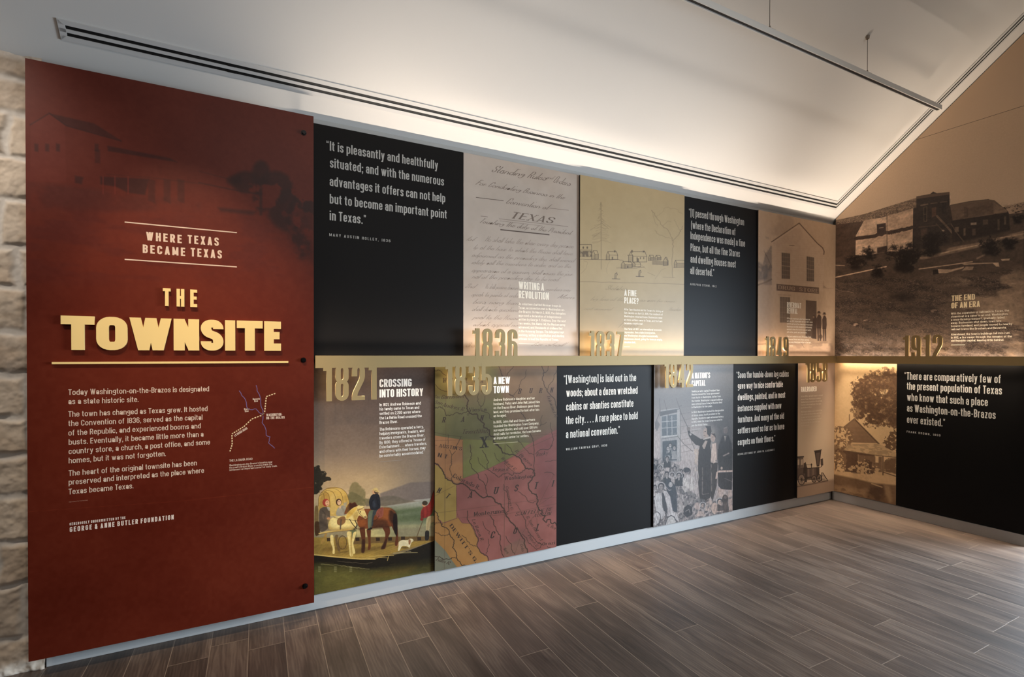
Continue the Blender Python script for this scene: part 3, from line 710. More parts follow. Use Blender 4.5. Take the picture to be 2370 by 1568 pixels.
# ================================================================= black quotation panels
def quote(name_label, face, x0, x1, yt, z0, z1, rows, attr, a0=None, a1=None, cap=18, acap=5, col=PALE, st=QUOTE):
    a0 = aX(face, x0, yt) if a0 is None else a0; a1 = aX(face, x1, yt) if a1 is None else a1
    root = panel('quotation_panel', name_label, 'sign panel', face, a0, a1, z0, z1)
    texts(root, face, 'quotation', col, st, [(t, (x, y), xe, dict(cap=cap)) for t, x, y, xe in rows])
    t, x, y, xe = attr
    texts(root, face, 'attribution', col, SMALLCAP, [(t, (x, y), xe, dict(cap=acap))])
    return root
quote('tall black quotation panel beside the red title panel, above the rail', A0, 727, 1072.3, 500, ZM1, ZT,
      [('“It is pleasantly and healthfully', 754.8, 347.2, 1013.7), ('situated; and with the numerous', 763.6, 387.6, 1027.4), ('advantages it offers can not help', 763, 430.2, 1030.4), ('but to become an important point', 763, 470.9, 1034), ('in Texas.”', 762.9, 509.7, 847.2)],
      ('MARY AUSTIN HOLLEY, 1836', 762.2, 546.7, 903.5), a0=-4.99, a1=J[1072.4]-g, cap=22, acap=6.6, col=(176, 171, 163))  # greyer lettering: the dimmer light above the rail is put into its colour
quote('narrow black quotation panel above the rail, between the village sketch and the drug store', A0, 1583.0, 1754, 600, ZM1, ZT,
      [('“[I] passed through Washington', 1594, 500.2, 1721.9), ('(where the Declaration of', 1599.2, 529, 1702), ('Independence was made) a fine', 1598, 553.6, 1724), ('Place, but all the fine Stores', 1598, 581, 1712), ('and dwelling Houses most', 1598, 608, 1703), ('all deserted.”', 1597.5, 634.7, 1652.7)],
      ('ADOLPHUS STERNE, 1842', 1597.3, 660.4, 1658), a0=J[1583.6]+g, a1=J[1754.6]-g, cap=17.5, col=(180, 173, 163), acap=4.8)  # lettering greyed to carry the weaker light up here in its colour
quote('black quotation panel below the rail, right of the coloured map', A0, 1287.0, 1512, 1100, ZB, ZM0,
      [('“[Washington] is laid out in the', 1304.4, 887.6, 1472.2), ('woods; about a dozen wretched', 1310.4, 919, 1475.4), ('cabins or shanties constitute', 1310.4, 951.1, 1465.7), ('the city. . . . A rare place to hold', 1309.8, 982.7, 1475.7), ('a national convention.”', 1309.8, 1015.1, 1434.4)],
      ('WILLIAM FAIRFAX GRAY, 1836', 1309.8, 1043.2, 1404.8), a0=J[1288.2]+g, a1=J[1512.6]-g, cap=18.5, acap=5.2)
quote('black quotation panel below the rail, left of the locomotive panel', A0, 1695.0, 1845, 1050, ZB, ZM0,
      [('“Soon the tumble-down log cabins', 1704.1, 876, 1825.2), ('gave way to nice comfortable', 1707.5, 901.2, 1811.7), ('dwellings, painted, and in most', 1707.5, 927.6, 1817.2), ('instances supplied with new', 1707.5, 953.4, 1808.3), ('furniture. And many of the old', 1707.5, 979.3, 1814.3), ('settlers went so far as to have', 1707.5, 1005, 1814.9), ('carpets on their floors.”', 1707.5, 1031.8, 1794.2)],
      ('RECOLLECTIONS OF JOHN W. LOCKHART', 1707.5, 1054.7, 1792.2), a0=J[1695.8]+g, a1=J[1845.2]-g, cap=15.2, acap=4.4)
quote('wide black quotation panel on the right wall, below the ruins mural', B0, 2074.8, 2300, 1000, ZB, ZM0,
      [('“There are comparatively few of', 2093.1, 878.9, 2316.3), ('the present population of Texas', 2099.1, 902.2, 2319), ('who know that such a place', 2099.1, 927.7, 2286.2), ('as Washington-on-the-Brazos', 2099.1, 952.9, 2304.3), ('ever existed.”', 2099.1, 979.3, 2187.4)],
      ('FRANK BROWN, 1899', 2098.6, 1001.8, 2176.5), a0=JB+g, a1=1.4745, cap=17, acap=4.6)

def pic(label, face, x0, x1, yt, z0, z1, na, nz, a0=None, a1=None, name='picture_panel', ca0=None):
    a0 = aX(face, x0, yt) if a0 is None else a0; a1 = aX(face, x1, yt) if a1 is None else a1
    root = panel(name, label, 'picture panel', face, a0, a1, z0, z1, EDGE)
    return root, Canvas(face, a0, a1, z0, z1, int(na*1.45), int(nz*1.45))

# ================================================================= 1836 manuscript
def manuscript():
    root, c = pic('panel printed with a handwritten manuscript page, above the rail by 1836', A0, 1072.6, 1341.4, 500, ZM1, ZT, 260, 420, a0=J[1072.4]+g, a1=J[1342]-g)
    c.fill((176, 161, 147)); c.noise(10, 2.2, 2.2, 3, 4); c.noise(5, 14, 14, 6)
    sl = (slice(None), slice(None)); bl = smooth(.56, .75, fbm(c.A*3.2, c.Z*3.2, 19, 4))*.25; c.mix(sl, bl, (158, 138, 120))
    c.build(root, gain=1.08)
    z = (700, 260, 2.703)
    D = [('Standing Rules', 1178, 372, 1515, 428, 46), ('and', 1522, 415, 1562, 420, 22), ('Orders', 1566, 438, 1668, 463, 46), ('For Conducting Business in the', 1082, 452, 1632, 545, 34), ('Convention of', 1270, 570, 1530, 610, 38), ('Touching the duty of the President.', 1102, 692, 1678, 768, 32)]
    texts(root, A0, 'script_title', (92, 76, 64), SCRIPT, [ZL(z, t, x, y, x1, y1, cp) for t, x, y, x1, y1, cp in D])
    texts(root, A0, 'engraved_word', (112, 96, 83), ITALIC, [ZL(z, 'TEXAS', 1295, 662, 1562, 697, 42)])
    L = [('1st', 1018, 802, 1066, 807, 30), ('He shall take the chair every day precise', 1140, 808, 1690, 852, 34), ('ly at the hour to which the House shall have', 1068, 856, 1684, 896, 30), ('adjourned on the preceding day, shall immed', 1056, 905, 1692, 940, 30), ('iately call the members to order, and on the', 1056, 950, 1672, 975, 30), ('appearance of a quorum, shall cause the jour', 1056, 1000, 1684, 1024, 30), ('nal of the preceding day to be read.', 1058, 1040, 1600, 1058, 30), ('2nd', 1015, 1098, 1070, 1102, 28), ('He shall preserve decorum', 1142, 1104, 1345, 1112, 32), ('members may', 1520, 1118, 1672, 1122, 24), ('speak to points of order', 1054, 1152, 1350, 1160, 30), ('Mem', 1590, 1166, 1690, 1170, 28), ('bers, rising from', 1064, 1198, 1345, 1206, 30), ('shall decide questions', 1058, 1243, 1345, 1250, 30), ('peal to the House', 1064, 1295, 1345, 1300, 30), ('which appeal no', 1060, 1340, 1340, 1344, 30), ('3rd', 1018, 1470, 1068, 1472, 30), ('he shall', 1430, 1462, 1620, 1466, 26)]
    texts(root, A0, 'script_lines', (138, 121, 107), SCRIPT, [ZL(z, t, x, y, x1, y1, cp) for t, x, y, x1, y1, cp in L])
    zz = lambda x, y: (z[0]+x/z[2], z[1]+y/z[2])
    rules(root, A0, (84, 68, 58), [(zz(1085, 533), zz(1258, 554), .0035), (zz(1238, 735), zz(1545, 767), .007)], 'pen_stroke')
    rules(root, A0, (128, 112, 100), [(zz(1545, 600), zz(1665, 614), .003), (zz(1230, 667), zz(1662, 716), .003), (zz(1235, 680), zz(1500, 712), .002), (zz(1115, 650), zz(1160, 655), .003)], 'pen_line')
    texts(root, A0, 'heading', CREAM, HEAD, [ZL(z, 'WRITING A', 1352, 1106, 1511, None, 47), ZL(z, 'REVOLUTION', 1352, 1163, 1541, None, 47)], lift=.0009)
    B = ['As volunteers battled Mexican troops in', 'Texas, a convention met in Washington-on-', 'the-Brazos. On March 2, 1836, the delegates', 'approved a declaration of independence', 'written by George C. Childress. Over the next', 'two weeks, the Alamo fell, the Mexican army', 'advanced, and thousands of civilians fled', 'in the Runaway Scrape. The delegates kept', 'working, writing a constitution and electing', 'officials to lead the Republic of Texas.']
    texts(root, A0, 'body_text', CREAM, BODY, [ZL(z, t, 1352, 1206+24.45*i, x, None, 15.5) for i, (t, x) in enumerate(zip(B, (1616, 1640, 1645, 1618, 1647, 1644, 1625, 1636, 1637, 1602)))])
    rules(root, A0, CREAM, [(zz(1352, 1448), zz(1475, 1452), .003)])
manuscript()

# ================================================================= 1837 village sketch
def sketch():
    root, c = pic('tan panel with a pencil sketch of log houses and trees, by 1837', A1, 1342.0, 1583.6, 600, ZM1, ZT, 300, 460, a0=J[1342]+g, a1=J[1583.6]-g)
    c.fill((176, 152, 112)); c.noise(7, 2, 2, 3); c.noise(3, 20, 20, 6)
    v = (c.Y-420)/400.
    c.c = c.c*(1-.10*smooth(.45, .8, v)[..., None])
    c.o = (1320, 380, 3.267); P = (104, 86, 64); Q = (66, 52, 40)
    rnd = random.Random(5)
    # pine on the left
    c.line([(232, 290), (234, 795)], 6, P, .35, 1)
    for i in range(34):
        y = 290+i*9; w = 12+i*3.2
        for sg in (-1, 1):
            x = 232+sg*rnd.uniform(.5, 1)*w*.75
            if rnd.random() < .8: c.line(wig([(232, y), (x, y+rnd.uniform(2, 24))], 4, 4, i), 2.2, P, rnd.uniform(.15, .4), .8)
    for y, x in ((480, 150), (540, 170), (460, 305), (470, 290)): c.line([(232, y-30), (x, y+20)], 3, P, .35, .8)
    # bare tree on the right
    for pts, w, al in (([(775, 860), (768, 720), (780, 620), (770, 560)], 5, .4), ([(770, 560), (740, 500), (700, 470), (650, 400), (615, 350)], 4, .4), ([(778, 580), (810, 545), (835, 510), (850, 470)], 4, .4), ([(770, 560), (720, 555), (660, 525), (640, 500)], 3, .35), ([(650, 400), (690, 370), (720, 330), (800, 340), (850, 380)], 3, .2), ([(615, 350), (640, 440), (660, 470)], 3, .3), ([(835, 510), (800, 450), (790, 420)], 3, .3), ([(700, 470), (740, 430), (760, 440)], 3, .25)):
        c.line(wig(pts, 4, 6, 3), w, P, al, .8)
    def house(x, y, w, h, g, door=True, chim=0, hatch=False):
        # front gable at left, long side to the right
        c.poly([(x, y), (x, y-h), (x+g*.5, y-h*1.7), (x+g, y-h), (x+g, y)], (150, 128, 92), .35, 1)
        c.line([(x, y), (x, y-h), (x+g*.5, y-h*1.75), (x+g, y-h*.98), (x+g, y)], 3, Q, .8, .7)
        c.line([(x+g*.5, y-h*1.75), (x+w-g*.4, y-h*1.75), (x+w, y-h*.95)], 3, Q, .8, .7); c.line([(x+g, y-h*.98), (x+w, y-h*.95)], 2.5, Q, .7, .7)
        c.line([(x+w, y-h*.95), (x+w, y), (x-3, y+2)], 3, Q, .8, .7)
        for k in range(1, 5): c.line([(x, y-h*k/5), (x+g, y-h*k/5+1)], 1.6, Q, .45, .6)
        if hatch:
            for k in range(1, 6): c.line([(x+g+2, y-h*k/6.2), (x+w, y-h*k/6.2)], 1.8, Q, .6, .6)
        if door: c.poly([(x+g+w*.2, y), (x+g+w*.2, y-h*.6), (x+g+w*.32, y-h*.6), (x+g+w*.32, y)], Q, .6, .8)
        if chim: c.poly([(x+chim, y-h*1.6), (x+chim, y-h*2.05), (x+chim+12, y-h*2.05), (x+chim+12, y-h*1.6)], Q, .55, .8)
    house(40, 700, 122, 52, 6, False, 0, True); c.poly([(75, 655), (160, 658), (160, 700), (75, 700)], Q, .55, 1, leaves(60, .45, 4, .1))
    for x in (98, 128): c.ell(x, 632, 6, 9, Q, .7)
    house(160, 718, 52, 36, 26, False, 0, True)
    house(272, 722, 86, 34, 24, True, 58)
    house(440, 740, 138, 44, 34, True, 20); c.line([(432, 690), (470, 690), (470, 738)], 3, Q, .7, .7); c.poly([(548, 655), (548, 668), (562, 668), (562, 655)], Q, .6)
    for x in (505, 530, 555): c.ell(x, 712, 4, 9, Q, .6)
    house(385, 786, 82, 28, 28, True, 0, True); house(468, 776, 64, 20, 22, False, 0, False)
    house(592, 728, 40, 22, 16, False, 0, True); house(640, 726, 46, 20, 20, False, 0, True)
    c.poly([(620, 733), (735, 738), (735, 765), (620, 760)], (140, 118, 84), .3, 1)
    for k in range(5): c.line([(620, 735+k*6), (738, 740+k*6)], 2.2, Q, .6, .6)
    house(704, 765, 36, 34, 30, False, 0, True); house(785, 780, 90, 30, 20, False, 0, True)
    c.line(wig([(75, 720), (160, 722), (260, 724), (350, 722), (400, 728)], 4, 2, 1), 3, Q, .6, .7); c.line(wig([(350, 786), (480, 788), (560, 780)], 4, 3, 8), 3, Q, .6, .7)
    c.line(wig([(100, 725), (130, 745), (120, 790), (80, 830)], 4, 4, 2), 2, P, .35); c.line(wig([(300, 735), (270, 790), (280, 830)], 4, 4, 2), 2, P, .3); c.line([(640, 870), (690, 800), (720, 790)], 2, P, .35); c.line([(585, 820), (640, 845)], 2.5, P, .45); c.line([(540, 765), (570, 790)], 2, P, .35); c.line([(700, 855), (790, 858)], 3, P, .45)
    for x, y in ((345, 868), (525, 850)):
        c.line([(x-28, y), (x+30, y+2)], 4, Q, .75, .8); c.line([(x-8, y), (x-6, y-38), (x+6, y-46), (x+10, y-30)], 4, Q, .8, .8); c.line([(x, y), (x+2, y-30)], 4, Q, .7, .8)
    c.line(wig([(75, 890), (400, 898), (860, 910)], 6, 3, 7), 3.5, P, .5, .8)
    c.build(root, gain=1.05)
    z = c.o
    texts(root, A1, 'faint_script', (142, 121, 88), SCRIPT, [ZL(z, 'Sketches', 262, 950, 420, 958, 34), ZL(z, 'big fine of the', 150, 1032, 400, 1038, 30), ZL(z, 'as can be seen', 520, 1040, 780, 1048, 26), ZL(z, 'not around', 100, 1104, 300, 1108, 26), ZL(z, 'Houston', 745, 1110, 832, 1112, 30), ZL(z, 'Texas', 350, 1238, 500, 1236, 50)])
    texts(root, A1, 'heading', CREAM, HEAD, [ZL(z, 'A FINE', 408, 995, 500, None, 46), ZL(z, 'PLACE?', 408, 1053, 515, None, 46)])
    B = [('After Sam Houston led his Texans to victory at', 1106, 702), ('San Jacinto on April 21, 1836, the residents of', 1132, 698), ('Washington returned home. Businesses grew', 1158, 695), ('as more settlers came to Texas, and the town', 1185, 695), ('became a county seat.', 1211, 550), ('The Panic of 1837, an international economic', 1254, 690), ('depression, then stalled immigration,', 1279, 643), ('and Washington struggled economically.', 1304, 663), ('Businesses closed, giving the town an empty,', 1330, 695), ('desolate look.', 1355, 495)]
    texts(root, A1, 'body_text', CREAM, BODY, [ZL(z, t, 407, y, x, None, 15.5) for t, y, x in B])
    rules(root, A1, CREAM, [((z[0]+405/z[2], z[1]+1383/z[2]), (z[0]+450/z[2], z[1]+1383/z[2]), .003)])
sketch()

# ================================================================= 1849 drug store
def drug_store():
    root, c = pic('sepia photo panel of a gabled drug store, above the rail by 1849', A1, 1754.6, 1900, 600, ZM1, ZT, 240, 440, a0=J[1754.6]+g, a1=-aR_)
    c.fill((172, 143, 116)); z1, z2 = (1745, 480, 8.713), (1745, 650, 8.713)
    c.noise(9, 2.4, 2.4, 3)
    c.o = z1; T = (96, 76, 62)
    c.ell(480, 330, 330, 240, (148, 122, 102), .5, 0, 10, leaves(6, .45, 2, .15))
    c.poly([(60, 500), (360, 640), (360, 1568), (60, 1568)], (112, 96, 84), .75, 6, leaves(13, .50, 5, .09))
    c.poly([(60, 1100), (360, 1180), (360, 1420), (60, 1500)], (84, 74, 70), .6, 12, leaves(9, .46, 7, .12))
    c.line([(250, 960), (360, 1220)], 16, T, .6, 1); c.line([(200, 880), (260, 1000)], 10, T, .5, 1)
    wallc = (176, 147, 121)
    c.poly([(365, 700), (912, 330), (1420, 880), (1400, 1700), (365, 1700)], wallc, .9, .7)
    for y in range(560, 1560, 46): c.line(wig([(380, y+20), (1400, y+60)], 10, 2, y), 3, (158, 130, 106), .35, 1)
    c.poly([(380, 700), (900, 360), (980, 480), (940, 900), (480, 900)], (156, 128, 107), .3, 12, leaves(12, .45, 8, .2, fy=30))
    c.line([(355, 700), (912, 320), (1270, 720), (1385, 820), (1415, 890), (1408, 950)], 20, (92, 68, 52), .9, .7)
    c.line([(380, 715), (880, 385)], 9, (196, 168, 142), .4, .8)
    c.ell(765, 772, 60, 9, (110, 86, 70), .8, 3)
    def win(x0, x1, y0, y1, sk, nx, ny, al=.9):
        c.poly([(x0, y0), (x1, y0+sk), (x1, y1+sk*.3), (x0, y1)], (92, 76, 64), al, .7)
        for i in range(1, nx): x = x0+(x1-x0)*i/nx; c.line([(x, y0+sk*.5), (x, y1)], 8, (164, 138, 114), .5*al, .5)
        for j in range(1, ny): y = y0+(y1-y0)*j/ny; c.line([(x0, y), (x1, y+sk)], 9 if j*2 != ny else 16, (164, 138, 114), (.45 if j*2 != ny else .8)*al, .5)
    win(558, 728, 915, 1440, 20, 4, 6); win(1062, 1212, 990, 1490, 25, 4, 6)
    c.line([(80, 1568), (250, 1510), (350, 1455)], 34, (96, 76, 60), .8, 1)
    c.o = z2
    c.poly([(80, 0), (360, 0), (365, 1250), (70, 1290)], (150, 124, 102), .5, 20)
    c.poly([(455, 65), (1310, 140), (1312, 265), (455, 200)], (98, 76, 62), .92, .7)
    c.line([(490, 285), (740, 295)], 8, (120, 90, 74), .6, 1)
    win(522, 730, 325, 845, 12, 4, 5, .75)
    c.poly([(1045, 395), (1262, 412), (1260, 1180), (1040, 1130)], (88, 70, 58), .9, .8)
    c.line([(1398, 0), (1398, 150), (1600, 165)], 8, (140, 112, 90), .6, 1); c.poly([(1400, 90), (1470, 150), (1400, 150)], (130, 104, 84), .6, 2)
    F = (70, 54, 46)
    def man(x, y0, y1, w, hat=True, al=.88):
        h = y1-y0
        c.ell(x, y0+h*.08, w*.3, h*.045, (140, 110, 88), al)
        if hat: c.poly([(x-w*.3, y0+h*.055), (x-w*.25, y0), (x+w*.25, y0), (x+w*.3, y0+h*.055)], F, al, .6); c.line([(x-w*.42, y0+h*.06), (x+w*.42, y0+h*.06)], 12, F, al, .5)
        c.poly([(x-w*.2, y0+h*.12), (x+w*.25, y0+h*.12), (x+w*.55, y0+h*.2), (x+w*.6, y0+h*.42), (x+w*.5, y0+h*.58), (x-w*.5, y0+h*.58), (x-w*.55, y0+h*.25)], F, al, .8)
        c.poly([(x-w*.42, y0+h*.55), (x-w*.02, y0+h*.55), (x+w*.02, y1), (x-w*.3, y1)], F, al*.9, .8); c.poly([(x+w*.02, y0+h*.55), (x+w*.45, y0+h*.55), (x+w*.5, y1), (x+w*.2, y1)], F, al*.9, .8)
    man(1310, 615, 1215, 90); man(1420, 640, 1220, 78); c.poly([(1190, 700), (1215, 690), (1265, 760), (1255, 1170), (1175, 1170)], F, .7, 1); c.ell(1203, 735, 16, 24, (150, 120, 96), .7)
    c.ell(1345, 1130, 40, 45, F, .6)
    c.poly([(700, 1230), (1560, 1230), (1600, 1400), (700, 1400)], (124, 100, 84), .55, 12, leaves(10, .5, 9, .12, fy=40))
    c.poly([(80, 1280), (260, 1270), (1600, 1330), (1610, 1560), (60, 1560)], (156, 126, 104), .4, 12)
    c.line([(80, 1285), (250, 1275)], 14, (104, 84, 70), .7, 2); c.line([(960, 1270), (1010, 1350)], 14, (104, 84, 70), .6, 2)
    c.noise(5, 40, 40, 12)
    c.build(root, gain=1.12)
    texts(root, A1, 'shop_sign_word', (166, 138, 114), ROMAN, [ZL(z2, 'DRUG', 490, 168, 822, 200, 76), ZL(z2, 'STORE', 912, 209, 1298, 246, 76)])
    texts(root, A1, 'heading', CREAM, HEAD, [ZL(z2, 'RIVERBOAT', 665, 543, 950, None, 112), ZL(z2, 'REVIVAL', 664, 662, 878, None, 112)])
    B = [('Although steamboats plied the Brazos as', 775, 1130, 662), ("early as 1830, dependable service didn't occur", 828, 1183, 662), ('until the arrival of the steamships Brazos and', 884, 1175, 662), ('Washington in 1849. Residents continuously', 940, 1165, 662), ('worked to clear the river for vessels loaded', 996, 1148, 662), ('with cotton, goods, and passengers.', 1051, 1070, 662), ('The town swelled to over 1,700 people. Trees', 1140, 1150, 665), ('prospered. Hotels and shops opened,', 1198, 1112, 662), ('selling everything from coffee to fine hats.', 1255, 1152, 662)]
    texts(root, A1, 'body_text', CREAM, BODY, [ZL(z2, t, x0, y, x, None, 33) for t, y, x, x0 in B])
    rules(root, A1, CREAM, [((z2[0]+715/z2[2], z2[1]+1315/z2[2]), (z2[0]+785/z2[2], z2[1]+1318/z2[2]), .003)])
drug_store()

# ================================================================= 1821 ferry painting
def ferry():
    root, c = pic('panel with a painting of travellers and horses on a river ferry, by 1821', A0, 727, 1006.2, 1200, ZB, ZM0, 440, 740, a0=-4.99, a1=J[1006.2]-g)
    S_ = (slice(None), slice(None)); Y = c.Y+(c.X-866)*.02
    def ramp(y, pts):
        ys = [p[0] for p in pts]; return np.stack([np.interp(y, ys, [p[1][k] for p in pts]) for k in range(3)], -1)
    c.c = ramp(Y, [(840, (62, 50, 44)), (900, (72, 60, 54)), (980, (98, 82, 72)), (1050, (132, 110, 90)), (1110, (182, 150, 108)), (1160, (196, 164, 120)), (1230, (150, 132, 96)), (1300, (90, 76, 40)), (1420, (60, 56, 28))])
    rt = smooth(850, 1000, c.X)*smooth(1000, 1100, Y); c.mix(S_, rt*.75, (116, 102, 92))
    c.noise(7, 3, 5, 4)
    c.poly([(720, 870), (760, 860), (800, 900), (870, 1000), (780, 1060), (720, 1000)], (110, 92, 74), .25, 30)
    c.o = (720, 1060, 7.84)
    # distance: hills, water
    c.poly([(1250, 650), (1500, 560), (1800, 450), (2240, 430), (2240, 780), (1250, 780)], (112, 97, 88), .8, 6)
    c.poly([(940, 760), (1100, 740), (1400, 690), (1560, 700), (1700, 760), (1900, 790), (1400, 880), (1000, 880)], (104, 92, 76), .85, 5)
    c.grad([(1250, 900), (1900, 800), (2240, 745), (2240, 1450), (700, 1450), (700, 1050)], (150, 146, 124), (1700, 850), (96, 100, 66), (1700, 1010), .95, 4)
    c.poly([(1850, 770), (2240, 730), (2240, 760), (1900, 790)], (168, 158, 140), .9, 3); c.line([(1400, 885), (1900, 810), (2240, 760)], 26, (160, 152, 134), .7, 5)
    c.grad([(1560, 960), (2240, 860), (2240, 1240), (1560, 1290), (800, 1290), (800, 1050)], (86, 94, 62), (1700, 1000), (140, 136, 104), (1700, 1290), .8, 10)
    c.grad([(820, 1250), (2240, 1200), (2240, 1440), (820, 1450)], (150, 140, 100), (1400, 1250), (206, 182, 118), (1200, 1440), .85, 8)
    c.poly([(1560, 1290), (2240, 1240), (2240, 1440), (1580, 1440)], (136, 122, 92), .7, 10)
    c.ell(1900, 1090, 380, 60, (80, 88, 58), .5, -6, 14); c.ell(1850, 1010, 300, 30, (118, 120, 92), .5, -6, 10)
    # trees
    tr = leaves(26, .44, 3, .1)
    c.canopy([(800, 620, 130, 150), (900, 720, 100, 150), (770, 770, 170, 130), (980, 800, 130, 80), (860, 560, 50, 60)], (126, 110, 70), .85, 26, 8, 1.1, .02, .16)
    c.canopy([(770, 740, 110, 120), (900, 790, 120, 80)], (98, 90, 56), .6, 34, 3, 1.4, .08, .12)
    c.canopy([(90, 300, 130, 190), (210, 300, 100, 80), (250, 380, 120, 50), (100, 500, 120, 110), (50, 420, 90, 200)], (42, 36, 26), .95, 30, 13, 1.5, .0, .07)
    # deck
    c.o = (720, 1200, 7.84)
    c.poly([(50, 350), (820, 350), (1580, 340), (2240, 330), (2240, 410), (1170, 740), (900, 740), (50, 660)], (150, 118, 54), 1, 1.5)
    c.poly([(780, 350), (2240, 330), (2240, 410), (1900, 420), (700, 480)], (104, 78, 44), .9, 4)
    c.poly([(50, 420), (700, 470), (640, 640), (50, 600)], (112, 84, 38), .6, 14, leaves(20, .45, 6, .2, fy=60))
    for k in range(16): c.line([(1150-k*70, 736-k*5), (2100-k*125, 440-k*2)], 5, (108, 82, 36), .5, 1)
    c.poly([(760, 560), (1500, 480), (1280, 560), (800, 660)], (84, 62, 30), .55, 10); c.poly([(440, 640), (700, 590), (640, 620)], (84, 62, 30), .7, 4)
    c.ell(900, 690, 380, 28, (190, 152, 68), .55, 0, 12)
    for x, y in ((1210, 385), (1430, 380), (1665, 365), (1960, 375), (840, 385), (320, 390)): c.poly([(x-34, y-30), (x+36, y-32), (x+38, y+28), (x-30, y+32)], (46, 32, 22), .9, 2)
    # hull and water
    c.poly([(50, 670), (500, 715), (900, 752), (1170, 748), (1240, 720), (1640, 640), (2240, 410), (2240, 1000), (50, 1420)], (30, 24, 14), 1, 1.5)
    c.line([(50, 664), (480, 708), (900, 744), (1160, 742)], 22, (204, 168, 92), .95, .8); c.line([(1160, 735), (1640, 620), (2220, 408)], 12, (136, 108, 58), .9, .8)
    c.grad([(50, 790), (600, 860), (1040, 930), (1250, 900), (1700, 800), (2240, 700), (2240, 1000), (50, 1420)], (44, 38, 18), (900, 780), (92, 84, 38), (900, 1060), .95, 14)
    c.ell(400, 1040, 420, 150, (104, 96, 44), .55, 8, 40); c.ell(1500, 980, 420, 60, (100, 76, 30), .45, -12, 20); c.ell(900, 1230, 330, 30, (122, 102, 38), .5, -10, 12)
    c.poly([(1100, 850), (2240, 560), (2240, 780), (1300, 940)], (26, 22, 14), .55, 30)
    for k in range(60):
        rr = random.Random(k); x, y = rr.uniform(60, 2200), rr.uniform(830, 1380); L = rr.uniform(60, 220)
        c.line([(x, y), (x+L, y-L*.12)], 5, (126, 112, 52) if rr.random() < .5 else (40, 36, 16), .3, 1.2)
    c.line(wig([(180, 835), (520, 860), (800, 900), (1060, 925)], 8, 8, 3), 6, (196, 180, 120), .75, .8); c.line(wig([(480, 780), (700, 800), (1000, 830), (1110, 805)], 6, 8, 5), 6, (150, 130, 100), .6, .8)
    for x in (150, 440, 720): [c.line([(x-20, 880+k*18), (x+22, 882+k*18)], 6, (206, 194, 140), .55, .8) for k in range(6)]
    c.line([(1210, 715), (1390, 722)], 10, (190, 158, 90), .9); c.line([(1405, 700), (1385, 770)], 12, (190, 158, 90), .9); c.line([(1010, 715), (1240, 680), (1500, 680)], 12, (188, 156, 84), .9); c.line([(1490, 635), (1930, 625)], 9, (180, 160, 110), .9); c.line([(1745, 605), (1810, 605)], 9, (170, 150, 110), .8)
    c.o = (720, 1060, 7.84)
    # wagon with its cover, two seated people
    c.round = 2
    c.poly([(130, 860), (135, 720), (190, 620), (300, 550), (440, 535), (560, 560), (650, 650), (690, 800), (690, 1050), (140, 1060)], (206, 164, 82), 1, 1.5)
    c.poly([(150, 860), (170, 720), (240, 640), (330, 640), (335, 900), (345, 1060), (150, 1060)], (176, 132, 62), .8, 6)
    c.poly([(345, 700), (420, 640), (470, 700), (460, 1000), (360, 1040)], (214, 176, 98), .8, 8)
    for pts in ([(132, 880), (135, 720), (190, 620), (300, 550), (440, 535), (560, 560), (650, 650), (688, 790)], [(190, 640), (300, 590), (400, 620), (445, 720), (455, 800)], [(300, 560), (440, 560), (530, 620), (575, 720), (580, 830)], [(210, 660), (270, 620), (330, 680), (345, 900)], [(150, 700), (230, 640), (240, 760)]): c.line(pts, 8, (110, 76, 36), .85, .8)
    c.poly([(60, 880), (135, 860), (135, 1400), (60, 1420)], (120, 92, 50), .9, 2); c.poly([(60, 1150), (160, 1160), (165, 1390), (70, 1440)], (70, 44, 24), .9, 2)
    c.poly([(150, 930), (240, 890), (330, 900), (350, 1080), (310, 1300), (160, 1370), (140, 1100)], (92, 76, 60), 1, 2); c.poly([(200, 1000), (340, 1080), (340, 1130), (200, 1110)], (112, 92, 72), .9, 3); c.ell(320, 1105, 34, 24, (188, 130, 84))
    c.poly([(280, 890), (345, 900), (340, 970), (310, 960)], (190, 176, 150), .8, 2)
    c.ell(268, 815, 62, 70, (164, 62, 46)); c.ell(295, 825, 38, 52, (222, 168, 120)); c.line([(282, 808), (298, 806)], 7, (90, 50, 36), .9); c.line([(290, 850), (308, 848)], 6, (150, 70, 56), .9)
    c.poly([(440, 1060), (470, 930), (560, 860), (640, 880), (650, 1050)], (158, 146, 122), 1, 2); c.poly([(500, 880), (560, 880), (520, 940)], (222, 176, 130), .9, 2); c.poly([(580, 830), (650, 800), (660, 780), (655, 870), (610, 880)], (170, 156, 130), .9, 2)
    c.ell(502, 808, 52, 64, (74, 46, 30)); c.ell(510, 815, 36, 48, (224, 176, 130)); c.line([(498, 800), (514, 798)], 7, (90, 50, 36), .8)
    # bay horse with rider
    bay, bay2 = (116, 60, 30), (62, 34, 22)
    c.poly([(590, 1030), (650, 880), (700, 810), (740, 830), (800, 800), (830, 860), (900, 930), (1040, 930), (1320, 905), (1450, 910), (1530, 980), (1560, 1100), (1560, 1230), (1400, 1260), (1240, 1260), (1100, 1290), (870, 1290), (820, 1100), (760, 950), (640, 1020)], bay, 1, 1.5)
    c.poly([(640, 1000), (660, 880), (705, 815), (730, 838), (800, 805), (840, 870), (760, 960)], bay2, .85, 3)
    c.ell(1380, 1020, 120, 110, (150, 84, 40), .7, 20, 14); c.ell(920, 1180, 80, 70, (146, 80, 38), .7, 0, 10); c.poly([(1430, 920), (1545, 980), (1570, 1240), (1480, 1220), (1400, 1100)], (48, 28, 18), .85, 10)
    c.poly([(1100, 1130), (1380, 1130), (1400, 1260), (1110, 1290)], (74, 42, 24), .8, 10)
